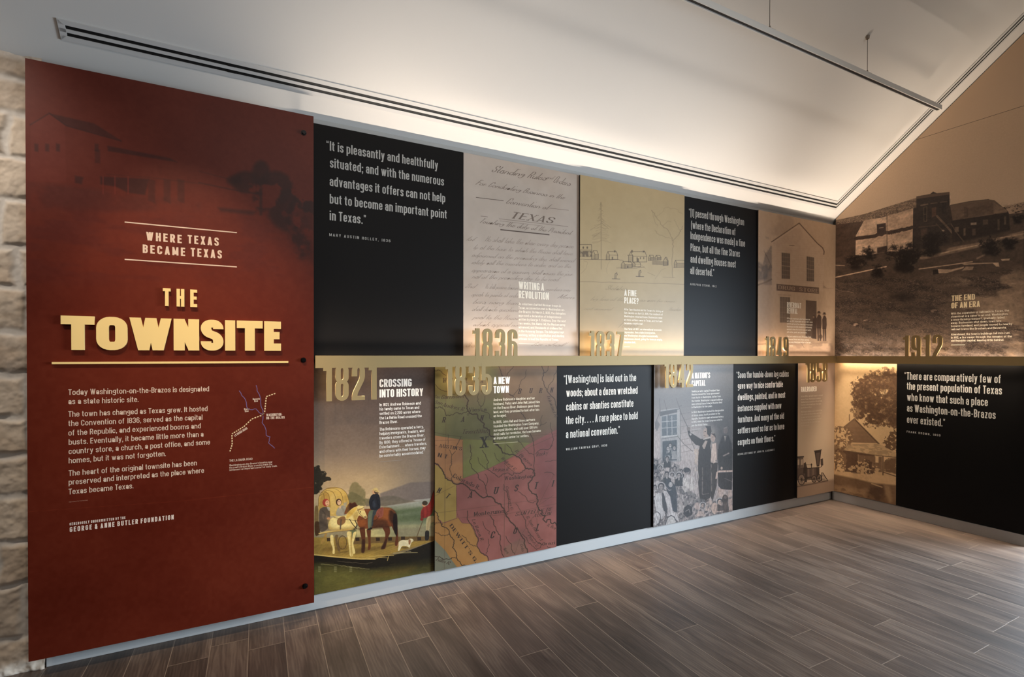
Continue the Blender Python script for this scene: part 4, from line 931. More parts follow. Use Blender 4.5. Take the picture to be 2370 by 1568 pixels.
    for leg in ([(870, 1270), (980, 1270), (985, 1420), (975, 1720), (910, 1730), (935, 1560), (900, 1400)], [(1000, 1290), (1090, 1290), (1080, 1450), (1085, 1660), (1020, 1690), (1045, 1540), (1020, 1420)], [(1270, 1230), (1420, 1230), (1440, 1360), (1390, 1470), (1350, 1640), (1340, 1660), (1260, 1660), (1320, 1560), (1355, 1380)], [(1440, 1200), (1560, 1200), (1580, 1360), (1580, 1600), (1510, 1600), (1545, 1420), (1490, 1310)]): c.poly(leg, (92, 48, 26), 1, 1.2)
    c.poly([(920, 1480), (985, 1480), (975, 1730), (905, 1735)], (44, 26, 18), .7, 5); c.poly([(1330, 1520), (1390, 1440), (1340, 1660), (1250, 1670)], (44, 26, 18), .7, 5); c.poly([(1500, 1000), (1560, 1020), (1570, 1260), (1560, 1450), (1500, 1340), (1480, 1150)], (30, 20, 16), .95, 3)
    # rider
    c.poly([(1060, 960), (1150, 930), (1230, 940), (1190, 1030), (1120, 1060), (1110, 1290), (1030, 1300), (1025, 1050)], (96, 98, 74), 1, 1.5); c.poly([(1130, 940), (1240, 930), (1140, 1060), (1120, 1250), (1090, 1250), (1110, 1050)], (52, 56, 56), .9, 3)
    c.poly([(1045, 800), (1090, 680), (1160, 650), (1230, 660), (1255, 760), (1260, 900), (1240, 930), (1180, 950), (1080, 950), (1060, 880)], (38, 37, 40), 1, 1.5); c.poly([(1110, 800), (1150, 760), (1180, 880), (1130, 910)], (64, 68, 76), .6, 8); c.line([(1075, 900), (1100, 800), (1130, 760)], 10, (24, 22, 24), .7, 3); c.line([(1240, 880), (1200, 800), (1190, 700)], 12, (22, 20, 22), .6, 4)
    c.ell(1145, 620, 36, 44, (202, 150, 104)); c.poly([(1140, 600), (1230, 600), (1220, 660), (1150, 650)], (70, 50, 36), .9, 2)
    c.poly([(1090, 575), (1130, 570), (1160, 540), (1210, 560), (1220, 600), (1245, 630), (1190, 630)], (206, 174, 108), 1, 1.2); c.line([(1125, 585), (1215, 612)], 8, (120, 92, 52), .8)
    c.poly([(1170, 1050), (1190, 960), (1270, 900), (1320, 900), (1310, 1060), (1240, 1110)], (140, 76, 58), 1, 2); [c.line([(1185+k*28, 1060), (1240+k*18, 920)], 6, (90, 44, 34), .7) for k in range(4)]
    c.line([(1110, 1160), (1190, 1130), (1230, 1060)], 9, (50, 30, 20), .8); c.poly([(1020, 1290), (1110, 1260), (1110, 1300), (1030, 1320)], (34, 26, 20), 1, 1)
    # grey horse
    gy, gs = (226, 196, 120), (186, 148, 76)
    c.poly([(320, 1180), (350, 1110), (440, 1065), (560, 1060), (640, 1040), (680, 980), (760, 910), (840, 880), (870, 860), (890, 880), (950, 870), (960, 930), (1010, 1050), (1020, 1090), (985, 1115), (930, 1080), (870, 1040), (830, 1120), (840, 1200), (780, 1290), (620, 1310), (320, 1310), (305, 1240)], gy, 1, 1.5)
    c.poly([(640, 1050), (700, 960), (820, 890), (840, 920), (790, 990), (720, 1060), (640, 1120)], (214, 164, 66), .8, 6); c.ell(450, 1190, 120, 90, (240, 214, 140), .6, 0, 20); c.poly([(760, 1030), (840, 960), (860, 1040), (830, 1120), (800, 1180)], gs, .8, 6)
    c.ell(895, 985, 12, 10, (40, 28, 20)); c.ell(985, 1080, 26, 22, (120, 84, 60), .8); c.line([(845, 930), (870, 1010), (950, 1090)], 9, (90, 60, 30), .9); c.line([(835, 960), (960, 905)], 9, (90, 60, 30), .9); c.line([(410, 1080), (520, 1110), (700, 1130), (850, 1150), (980, 1090)], 7, (80, 52, 28), .9)
    c.poly([(470, 1130), (520, 1080), (600, 1060), (630, 1100), (620, 1180), (540, 1240), (470, 1210)], (136, 94, 54), 1, 2); c.line([(545, 1130), (530, 1300)], 26, (90, 72, 56), .9); c.line([(700, 1120), (760, 1220), (830, 1290)], 14, (52, 34, 26), .9); c.line([(800, 1140), (840, 1230), (780, 1310)], 18, (52, 38, 30), .9)
    for leg in ([(345, 1400), (405, 1400), (410, 1540), (430, 1640), (430, 1750), (385, 1750), (395, 1640), (350, 1540)], [(640, 1340), (740, 1340), (725, 1480), (725, 1640), (770, 1790), (700, 1800), (690, 1640), (670, 1500)], [(760, 1360), (830, 1330), (790, 1480), (760, 1560), (810, 1730), (760, 1760), (725, 1600), (750, 1440)]): c.poly(leg, gy, 1, 1.2)
    c.poly([(720, 1340), (740, 1340), (735, 1500), (750, 1780), (725, 1790), (710, 1500)], gs, .8, 3); c.poly([(430, 1400), (500, 1400), (470, 1500), (540, 1700), (500, 1720), (440, 1540)], (110, 84, 50), .95, 2)
    for a in range(0, 180, 30): c.line([(570+75*math.cos(math.radians(a)), 1540+120*math.sin(math.radians(a))), (570-75*math.cos(math.radians(a)), 1540-120*math.sin(math.radians(a)))], 9, (150, 112, 56), .6)
    t = np.linspace(0, 2*np.pi, 30); c.line(np.stack([570+75*np.cos(t), 1540+120*np.sin(t)], 1), 13, (86, 62, 36), .9)
    c.poly([(130, 1370), (320, 1325), (760, 1285), (765, 1310), (330, 1355), (140, 1395)], (214, 176, 98), 1, 1); c.line([(140, 1396), (330, 1357), (765, 1312)], 6, (96, 66, 32), .8); c.poly([(250, 1380), (300, 1370), (220, 1560), (160, 1580)], (164, 124, 60), .9, 2)
    # boatman with a pole, dog
    c.poly([(2030, 900), (2110, 870), (2170, 780), (2200, 640), (2240, 600), (2240, 800), (2190, 1040), (2060, 1100), (1990, 1100), (1990, 980)], (138, 44, 34), 1, 1.5); c.poly([(1990, 1000), (2040, 920), (2060, 1080), (2000, 1110)], (108, 34, 28), .8, 5); c.line([(2225, 600), (2160, 790)], 12, (60, 40, 26), .9)
    c.ell(2050, 850, 36, 44, (196, 140, 96)); c.ell(2065, 825, 50, 42, (64, 50, 34))
    c.poly([(2090, 1080), (2200, 1050), (2240, 1060), (2240, 1170), (2170, 1180), (2140, 1340), (2080, 1340)], (176, 152, 106), 1, 1.5); c.poly([(2070, 1320), (2145, 1320), (2140, 1500), (2060, 1510)], (40, 34, 28), 1, 1.5); c.line([(2040, 1110), (1980, 1270), (1905, 1470)], 13, (96, 72, 46), 1); c.ell(2005, 1120, 26, 26, (120, 40, 30))
    c.o = (720, 1200, 7.84)
    c.poly([(1580, 440), (1640, 395), (1760, 400), (1790, 370), (1840, 375), (1865, 410), (1820, 440), (1800, 500), (1790, 545), (1740, 510), (1650, 500), (1600, 600), (1570, 590), (1590, 500)], (216, 196, 150), 1, 1.2); c.poly([(1765, 400), (1790, 380), (1810, 400), (1800, 480), (1770, 480)], (140, 88, 54), .9, 2); c.line([(1585, 450), (1560, 520), (1525, 545)], 16, (150, 100, 64), .9); c.ell(1700, 540, 70, 14, (80, 60, 30), .7)
    # modelling on the animals and figures, then brushwork
    c.o = (720, 1060, 7.84)
    for pts, w, col, al, sf in (([(330, 1290), (500, 1305), (640, 1300), (780, 1280)], 40, (150, 108, 50), .55, 14), ([(320, 1130), (330, 1230), (360, 1290)], 26, (176, 136, 66), .5, 10), ([(700, 1000), (760, 1040), (800, 1120)], 26, (170, 124, 58), .5, 10), ([(860, 940), (900, 1020), (980, 1090)], 14, (176, 140, 80), .6, 6), ([(1110, 1275), (1250, 1250), (1400, 1250)], 40, (52, 28, 18), .6, 14), ([(880, 940), (960, 950), (1040, 960)], 20, (150, 88, 46), .5, 8), ([(1320, 925), (1440, 935), (1520, 1000)], 16, (170, 104, 54), .5, 7), ([(860, 1290), (960, 1280)], 30, (56, 30, 20), .6, 10), ([(170, 1180), (250, 1200), (300, 1280)], 40, (58, 46, 36), .5, 12), ([(200, 960), (260, 1020), (250, 1100)], 16, (64, 52, 42), .6, 5), ([(560, 900), (600, 980), (610, 1040)], 20, (116, 106, 88), .5, 7), ([(2100, 900), (2120, 1000), (2090, 1080)], 24, (96, 30, 24), .6, 8), ([(2150, 1100), (2120, 1200), (2110, 1320)], 18, (128, 106, 70), .6, 6), ([(300, 600), (420, 570), (540, 590)], 30, (226, 190, 112), .5, 10), ([(620, 700), (660, 840), (670, 1000)], 36, (162, 122, 58), .6, 12), ([(1060, 1060), (1060, 1180), (1050, 1280)], 20, (124, 126, 100), .5, 7)):
        c.line(pts, w, col, al, sf)
    n_ = (fbm(c.A*80, c.Z*130, 31, 4)-.5)*.16+(fbm(c.A*18, c.Z*26, 33, 4)-.5)*.16; c.c = c.c*(1+n_*(.35+.65*smooth(1090, 1230, c.Y)))[..., None]
    c.noise(5, 110, 110, 21)
    c.build(root, gain=1.05)
    z = (700, 820, 2.703)
    texts(root, A0, 'heading', WHITE, HEAD, [ZL(z, 'CROSSING', 482, 208, 683, None, 50), ZL(z, 'INTO HISTORY', 482, 272, 755, None, 50)])
    B = [('In 1821, Andrew Robinson and', 327, 740), ('his family came to Texas and', 354, 730), ('settled on 2,200 acres where', 382, 737), ('the La Bahía Road crossed the', 410, 746), ('Brazos River.', 438, 597), ('The Robinsons operated a ferry,', 481, 758), ('helping immigrants, traders, and', 508, 762), ('travelers cross the Brazos River.', 536, 762), ('By 1830, they offered a “house of', 564, 769), ('Entertainment . . . where travelers,', 592, 778), ('and others with their horses, may', 620, 770), ('be comfortably accommodated.”', 647, 762)]
    texts(root, A0, 'body_text', WHITE, BODY, [ZL(z, t, 482, y, x, None, 19) for t, y, x in B])
    rules(root, A0, (150, 134, 116), [((879.4, 1069.7), (931.2, 1065.3), .003)])
ferry()

# ================================================================= 1835 map
def old_map():
    root, c = pic('panel with an old map coloured green, yellow and red, by 1835', A1, 1006.2, 1288.2, 1100, ZB, ZM0, 380, 600, a0=J[1006.2]+g, a1=J[1288.2]-g)
    m1, m2, m3 = (1000, 840, 7.84), (1000, 1030, 7.84), (1000, 1140, 7.84)
    G, Bn, O, Yl, Rd, Ol = (98, 92, 54), (108, 84, 60), (160, 106, 62), (156, 122, 56), (142, 80, 68), (112, 107, 84)
    c.fill(Rd)
    c.o = m1; c.poly([(0, 0), (2400, 0), (2400, 1600), (0, 1600)], Bn, 1)
    c.poly([(0, 0), (1200, 0), (1260, 600), (1330, 1000), (1850, 1500), (1750, 1568), (0, 1568)], G, .95, 25)
    c.poly([(0, 0), (500, 0), (400, 600), (300, 1200), (0, 1300)], (140, 126, 70), .35, 40)
    c.o = m2
    c.poly([(560, -110), (1850, -30), (1500, 190), (1250, 320), (980, 450), (560, 610)], (114, 108, 54), 1, 1)
    c.poly([(2270, -280), (1720, 10), (1500, 190), (1000, 455), (560, 620), (440, 740), (450, 1200), (480, 1330), (640, 1400), (760, 1560), (840, 1700), (800, 1900), (900, 2100), (1020, 2250), (2300, 2250)], Rd, 1, 1)
    c.poly([(1380, 270), (1500, 215), (1600, 260), (1690, 420), (1600, 500), (1450, 480), (1330, 380)], (170, 92, 68), .7, 8)
    c.poly([(1860, -100), (2270, -280), (2270, 1400), (2000, 1250), (1900, 700)], (120, 66, 62), .6, 40)
    c.poly([(30, -170), (560, -90), (560, 620), (440, 740), (300, 640), (220, 560), (180, 440), (60, 330), (30, 340)], O, 1, 1)
    c.poly([(30, 350), (100, 380), (200, 470), (240, 600), (340, 670), (440, 740), (440, 1330), (200, 1420), (110, 1330), (30, 1180)], Yl, 1, 1)
    c.o = m3
    c.poly([(30, 340), (110, 430), (160, 560), (240, 560), (470, 460), (540, 560), (690, 570), (770, 720), (830, 870), (810, 980), (900, 1120), (1000, 1180), (1020, 1290), (620, 1400), (30, 1420)], (160, 108, 52), 1, 1)
    c.poly([(30, 850), (240, 1060), (340, 1210), (480, 1400), (30, 1450)], Ol, 1, 1)
    c.poly([(1440, 920), (1600, 850), (1700, 900), (1740, 1110), (1500, 1140), (1310, 1180), (1310, 1000)], (126, 86, 66), .8, 10)
    S_ = (slice(None), slice(None))
    n = fbm(c.A*3.4, c.Z*3.4, 6, 5); c.c *= (1+.34*(n-.5))[..., None]; c.noise(7, 16, 16, 9)
    c.mix(S_, smooth(.58, .75, fbm(c.A*5, c.Z*5, 15))*.25, (96, 66, 60))
    K = (58, 42, 28); K2 = (84, 58, 40)
    def riv(o, pts, w, sd=1, amp=11, n=4, col=K, al=.9): c.o = o; c.line(wig(pts, n, amp, sd), w, col, al, .55)
    # neat lines
    for o, p in ((m1, [(250, 600), (250, 1600)]), (m2, [(240, -40), (232, 1568)]), (m3, [(230, 0), (225, 1420)]), (m1, [(1330, 60), (1330, 1600)]), (m2, [(1318, 0), (1310, 1568)]), (m3, [(1312, 0), (1308, 1180)]), (m1, [(40, 1415), (1100, 1385)]), (m1, [(1100, 130), (2270, 135)]), (m1, [(1700, 1330), (2270, 1290)]), (m2, [(40, 1245), (440, 1195), (1300, 1080), (2260, 950)]), (m2, [(480, 1330), (1300, 1270), (2260, 1070)]), (m2, [(2200, 560), (1930, 1100)]), (m2, [(2200, 920), (1900, 1120)]), (m3, [(1900, 470), (1910, 640)]), (m3, [(1830, 450), (1640, 740)]), (m3, [(1590, 850), (1500, 1130)]), (m2, [(40, 940), (240, 830), (420, 740)])): c.o = o; c.line(p, 6, K2, .55, .6)
    # dotted boundaries
    def dots(o, pts, st=17):
        c.o = o
        for a, b in zip(pts[:-1], pts[1:]):
            L = math.hypot(b[0]-a[0], b[1]-a[1]); k = max(int(L/st), 1)
            for i in range(k): t = i/k; c.ell(a[0]+(b[0]-a[0])*t, a[1]+(b[1]-a[1])*t, 5.5, 5.5, K, .65, 0, .5)
    dots(m1, [(40, 1265), (300, 1320), (560, 1345)]); dots(m2, [(555, -60), (562, 610)]); dots(m2, [(440, 730), (447, 1220), (480, 1330)]); dots(m2, [(200, 1420), (470, 1330)]); dots(m3, [(480, 470), (550, 560), (690, 572), (760, 700), (770, 760), (835, 850), (815, 970), (880, 1090), (1000, 1150)]); dots(m2, [(60, 330), (160, 420), (230, 570), (330, 620), (420, 700), (540, 700)])
    c.o = m2; c.line([(562, 612), (1000, 450), (1500, 195), (1850, 0)], 6, (86, 84, 40), .8); c.o = m1; c.line([(1850, 1500), (2270, 1310)], 6, (86, 66, 46), .8)
    # rivers
    riv(m1, [(580, 580), (660, 690), (625, 780), (650, 880), (720, 935), (810, 930), (850, 1030), (940, 1100), (940, 1180), (1040, 1220), (1055, 1330), (1120, 1340)], 21, 3)
    riv(m1, [(1120, 1340), (1110, 1440), (1200, 1500), (1260, 1568)], 22, 4); riv(m2, [(1150, 0), (1240, 50), (1280, 150), (1400, 185), (1490, 185), (1590, 240), (1660, 350), (1710, 435), (1800, 440), (1850, 480), (1865, 560), (1810, 600), (1800, 650), (1745, 700), (1750, 780), (1810, 880), (1890, 900), (1920, 1000), (1900, 1090), (1930, 1160)], 19, 7)
    riv(m2, [(1930, 1160), (1990, 1200), (1980, 1260), (2060, 1290), (2010, 1350), (2070, 1410), (2100, 1360), (2150, 1360), (2170, 1430), (2230, 1410), (2260, 1470)], 19, 2, 14, 3)
    riv(m2, [(40, 335), (100, 350), (160, 430), (210, 500), (240, 610), (330, 650), (440, 720), (540, 705), (610, 740), (690, 820), (770, 830), (850, 910), (910, 960), (1000, 935), (1100, 960), (1160, 1050), (1250, 1080), (1310, 1190), (1340, 1270), (1400, 1370), (1480, 1450), (1540, 1540)], 20, 11)
    riv(m3, [(1540, 640), (1610, 760), (1670, 850), (1680, 950), (1730, 1060), (1730, 1110)], 18, 5)
    riv(m1, [(40, 810), (90, 825), (150, 800), (220, 850), (255, 960), (380, 950), (450, 905), (540, 935), (640, 880)], 11, 8); riv(m1, [(40, 140), (130, 140), (250, 230)], 10, 2); riv(m1, [(60, 395), (140, 480), (260, 520), (420, 575)], 9, 5); riv(m1, [(1210, 70), (1250, 160), (1260, 230), (1330, 290)], 12, 3); riv(m1, [(1480, 70), (1380, 180), (1350, 230)], 9, 3); riv(m1, [(1710, 130), (1700, 250), (1620, 320), (1590, 400), (1580, 470), (1500, 560), (1470, 600), (1390, 570)], 8, 6)
    riv(m1, [(1990, 65), (2030, 180), (2000, 280), (2040, 420), (2090, 520), (2180, 620), (2230, 680), (2260, 830)], 13, 9); riv(m1, [(2110, 65), (2090, 150), (2030, 190)], 9, 9); riv(m1, [(2265, 140), (2210, 230), (2190, 340), (2110, 430), (2090, 500)], 9, 4); riv(m1, [(1400, 570), (1480, 620), (1550, 800), (1610, 900), (1690, 1000), (1720, 1200), (1830, 1380), (1850, 1500)], 11, 6); riv(m1, [(960, 610), (940, 730), (890, 800), (900, 880), (1030, 920), (1040, 1000), (1090, 1030)], 9, 4); riv(m1, [(850, 560), (820, 700), (890, 800)], 9, 2); riv(m1, [(2000, 960), (1960, 1150), (2080, 1080)], 7, 2); riv(m1, [(2150, 1090), (2170, 1280), (2210, 1390), (2140, 1560)], 8, 2); riv(m1, [(1560, 1390), (1620, 1480), (1690, 1560)], 8, 2)
    riv(m1, [(520, 1350), (470, 1460), (420, 1560)], 9, 3); riv(m2, [(420, 120), (360, 190), (345, 290), (355, 350), (320, 430), (360, 560), (360, 640)], 9, 3); riv(m2, [(310, 90), (360, 190)], 8, 3); riv(m1, [(290, 1300), (290, 1480)], 7, 3)
    riv(m2, [(690, 0), (700, 110), (720, 200), (680, 300), (720, 420), (790, 490), (840, 560), (850, 620), (910, 660), (970, 740), (980, 870), (1005, 930)], 11, 9); riv(m2, [(910, 100), (970, 180), (1020, 300), (1000, 380), (1010, 450), (1100, 510), (1160, 560), (1220, 590), (1290, 530), (1400, 520), (1440, 560), (1500, 510), (1600, 520), (1650, 470), (1700, 440)], 10, 5); riv(m2, [(830, 230), (850, 320), (920, 400), (1000, 450)], 8, 3); riv(m2, [(1130, 150), (1160, 240), (1220, 310)], 7, 3); riv(m2, [(1310, 340), (1400, 420), (1480, 500)], 7, 3); riv(m2, [(1350, 0), (1430, 70), (1470, 170)], 10, 3); riv(m2, [(1840, 0), (1850, 200), (1850, 350), (1860, 470)], 10, 4); riv(m2, [(1700, 90), (1760, 160), (1850, 180)], 8, 4); riv(m2, [(1880, 170), (1960, 90), (2100, 90), (2180, 10)], 8, 4); riv(m2, [(960, 530), (1010, 620), (980, 740)], 8, 4)
    riv(m2, [(1560, 850), (1640, 910), (1720, 970), (1750, 1040), (1830, 1060), (1900, 1020)], 8, 4); riv(m2, [(1300, 720), (1300, 820), (1370, 880), (1390, 1000), (1380, 1130), (1390, 1210), (1340, 1240)], 9, 4); riv(m2, [(2040, 510), (2140, 500), (2220, 550)], 8, 4); riv(m2, [(2050, 310), (2150, 300), (2260, 280)], 7, 4); riv(m2, [(1520, 1070), (1580, 1160), (1600, 1230)], 7, 4)
    riv(m3, [(40, 330), (100, 400), (110, 480), (160, 560), (170, 610), (240, 640), (310, 700), (330, 790), (390, 860), (400, 930), (370, 1000), (440, 1100), (450, 1200), (540, 1330), (620, 1330)], 14, 9); riv(m3, [(60, 730), (120, 740), (180, 790), (250, 780), (310, 765)], 9, 5); riv(m3, [(40, 1165), (140, 1170), (230, 1220), (330, 1210), (370, 1190), (440, 1195)], 11, 5); riv(m3, [(540, 780), (620, 830), (650, 900), (710, 950), (800, 985)], 9, 5)
    riv(m3, [(640, 340), (640, 500), (690, 570), (750, 640), (780, 740), (840, 850), (815, 980), (900, 1110), (1000, 1160), (1020, 1260)], 13, 7); riv(m3, [(920, 530), (960, 640), (1030, 700), (1040, 760)], 8, 5); riv(m3, [(1050, 420), (1120, 510), (1130, 610), (1190, 720), (1240, 800), (1230, 920), (1250, 1050), (1300, 1170)], 13, 5); riv(m3, [(1020, 850), (1040, 960), (1000, 1060), (985, 1120)], 8, 5); riv(m3, [(1640, 410), (1700, 510), (1710, 650), (1770, 740), (1840, 830), (1900, 900), (1990, 950)], 10, 5); riv(m3, [(1640, 760), (1720, 830), (1760, 930), (1840, 980), (1890, 1040), (1960, 1010), (2000, 950), (1920, 930)], 9, 5); riv(m3, [(1340, 800), (1380, 880), (1430, 930), (1450, 1050), (1500, 1130)], 9, 5); riv(m3, [(2090, 980), (2150, 1020)], 9, 2)
    for o, x, y in ((m1, 652, 940), (m1, 1030, 1305), (m2, 1838, 505), (m2, 1355, 1258), (m3, 178, 578)):
        c.o = o; t = np.linspace(0, 2*np.pi, 14); c.line(np.stack([x+15*np.cos(t), y+17*np.sin(t)], 1), 6, K, .9, .5)
    c.c = c.c*.88+c.c.mean(2, keepdims=True)*.12; c.build(root, gain=.84)
    I, Rm = ITALIC, ROMAN
    lab = [(m1, 'Garrisons', 160, 660, 570, 640, 70), (m1, 'San', 40, 640, 130, 655, 60), (m1, 'San', 40, 740, 175, 765, 62), (m1, 'Andrex R.', 180, 790, 580, 880, 72), (m1, 'Tinoxtitlan', 540, 1295, 1010, 1275, 82), (m2, 'Yegua R.', 1080, 480, 1390, 480, 70), (m2, 'Rocky', 1890, 215, 2100, 175, 70), (m2, 'SAN FELIPE DE', 1505, 1295, 2165, 1200, 66), (m2, 'AUSTIN', 1830, 1320, 2140, 1280, 62), (m3, 'La Baca R.', 720, 500, 890, 895, 62), (m3, 'R. San Bernard', 1705, 450, 1960, 880, 58), (m3, 'Peach C.', 1735, 790, 1890, 1010, 56), (m2, 'Walnut C.', 1240, 250, 1500, 480, 58), (m2, 'R. Brazos', 1500, 120, 1790, 390, 62), (m2, 'Cummings C.', 1335, 760, 1430, 1190, 54), (m1, 'Trinidad R.', 2080, 600, 2230, 1000, 62), (m3, 'hillo R.', 64, 1240, 320, 1320, 62), (m3, 'Colo', 1598, 945, 1628, 1075, 56), (m3, 'Nava', 1290, 1035, 1360, 1120, 54), (m3, 'R. Bra', 2080, 615, 2225, 678, 58), (m3, 'psa', 50, 580, 150, 560, 52)]
    texts(root, A1, 'river_names', (62, 44, 32), I, [ZL(*l) for l in lab])
    lab = [(m1, 'Viesca', 670, 890, 985, 878, 70), (m2, 'Washington', 1315, 645, 1820, 600, 68), (m2, 'Montezuma', 760, 1300, 1300, 1235, 78), (m2, 'Colorado R.', 370, 590, 850, 820, 78), (m2, "AUSTIN'S", 120, 45, 535, 105, 62), (m1, "F. AUSTIN'S", 40, 1500, 90, 1508, 10), (m2, 'N T', 100, 215, 270, 255, 70), (m3, "DEWITT'S G.", 315, 610, 790, 1290, 62), (m3, 'Orazi', 2000, 970, 2228, 942, 58)]
    texts(root, A1, 'town_names', (56, 40, 30), Rm, [ZL(*l) for l in lab])
    big = [(m1, 'W', 180, 368, 265, 366, 90), (m1, 'I', 345, 366, 395, 365, 88), (m1, 'L', 600, 366, 690, 364, 88), (m1, 'R', 180, 1085, 270, 1083, 95), (m1, 'A', 520, 1075, 610, 1072, 95), (m1, 'N', 870, 1050, 965, 1045, 92), (m1, 'B', 1560, 565, 1640, 563, 95), (m1, 'U', 1760, 555, 1840, 553, 92), (m1, 'R', 1940, 550, 2020, 548, 90), (m1, 'N', 2140, 540, 2225, 538, 88), (m1, 'A', 870, 368, 990, 366, 90), (m2, 'A', 645, 970, 770, 962, 122), (m2, 'U', 1110, 900, 1240, 890, 128), (m2, 'S', 1485, 850, 1570, 842, 120), (m2, 'T', 1845, 805, 1945, 795, 125), (m2, 'I', 2170, 760, 2240, 756, 115), (m3, 'C', 1050, 840, 1150, 832, 125), (m3, 'O', 1465, 760, 1570, 752, 110), (m3, 'L', 1880, 700, 1970, 694, 122), (m2, 'N', 80, 868, 200, 890, 95), (m2, 'T', 235, 960, 320, 1000, 95)]
    texts(root, A1, 'county_letters', (52, 38, 28), dict(sw=20, sh=10, wx=1.35, gap=10, serif=8, slant=.25), [ZL(*l) for l in big])
    texts(root, A1, 'large_letter', (44, 36, 26), dict(sw=24, sh=8, wx=1.5, gap=10, serif=9), [ZL(m1, 'X', 880, 1548, 1090, 1530, 200)])
    z = m1
    texts(root, A1, 'heading', WHITE, HEAD, [ZL(z, 'A NEW', 1115, 388, 1415, None, 128), ZL(z, 'TOWN', 1115, 555, 1390, None, 130)], lift=.0008)
    B = [("Andrew Robinson's daughter and her", 697, 1865), ('husband, Patsy and John Hall, joined him', 772, 1953), ('on the Brazos River. Robinson gave them', 846, 1943), ('land, and they promised to look after him', 920, 1943), ('as he aged.', 992, 1348), ('In 1835, John Hall and three partners', 1105, 1868), ('founded the Washington Town Company,', 1177, 1940), ('surveyed blocks, and sold over 100 lots.', 1251, 1918), ('Amid calls for revolution, the town became', 1324, 1972), ('an important center for settlers.', 1397, 1757)]
    texts(root, A1, 'body_text', (222, 208, 182), BODY, [ZL(z, t, 1115, y, x, None, 48) for t, y, x in B], lift=.0008)
    rules(root, A1, (176, 162, 130), [((z[0]+1115/z[2], z[1]+1472/z[2]), (z[0]+1555/z[2], z[1]+1438/z[2]), .003)])
old_map()

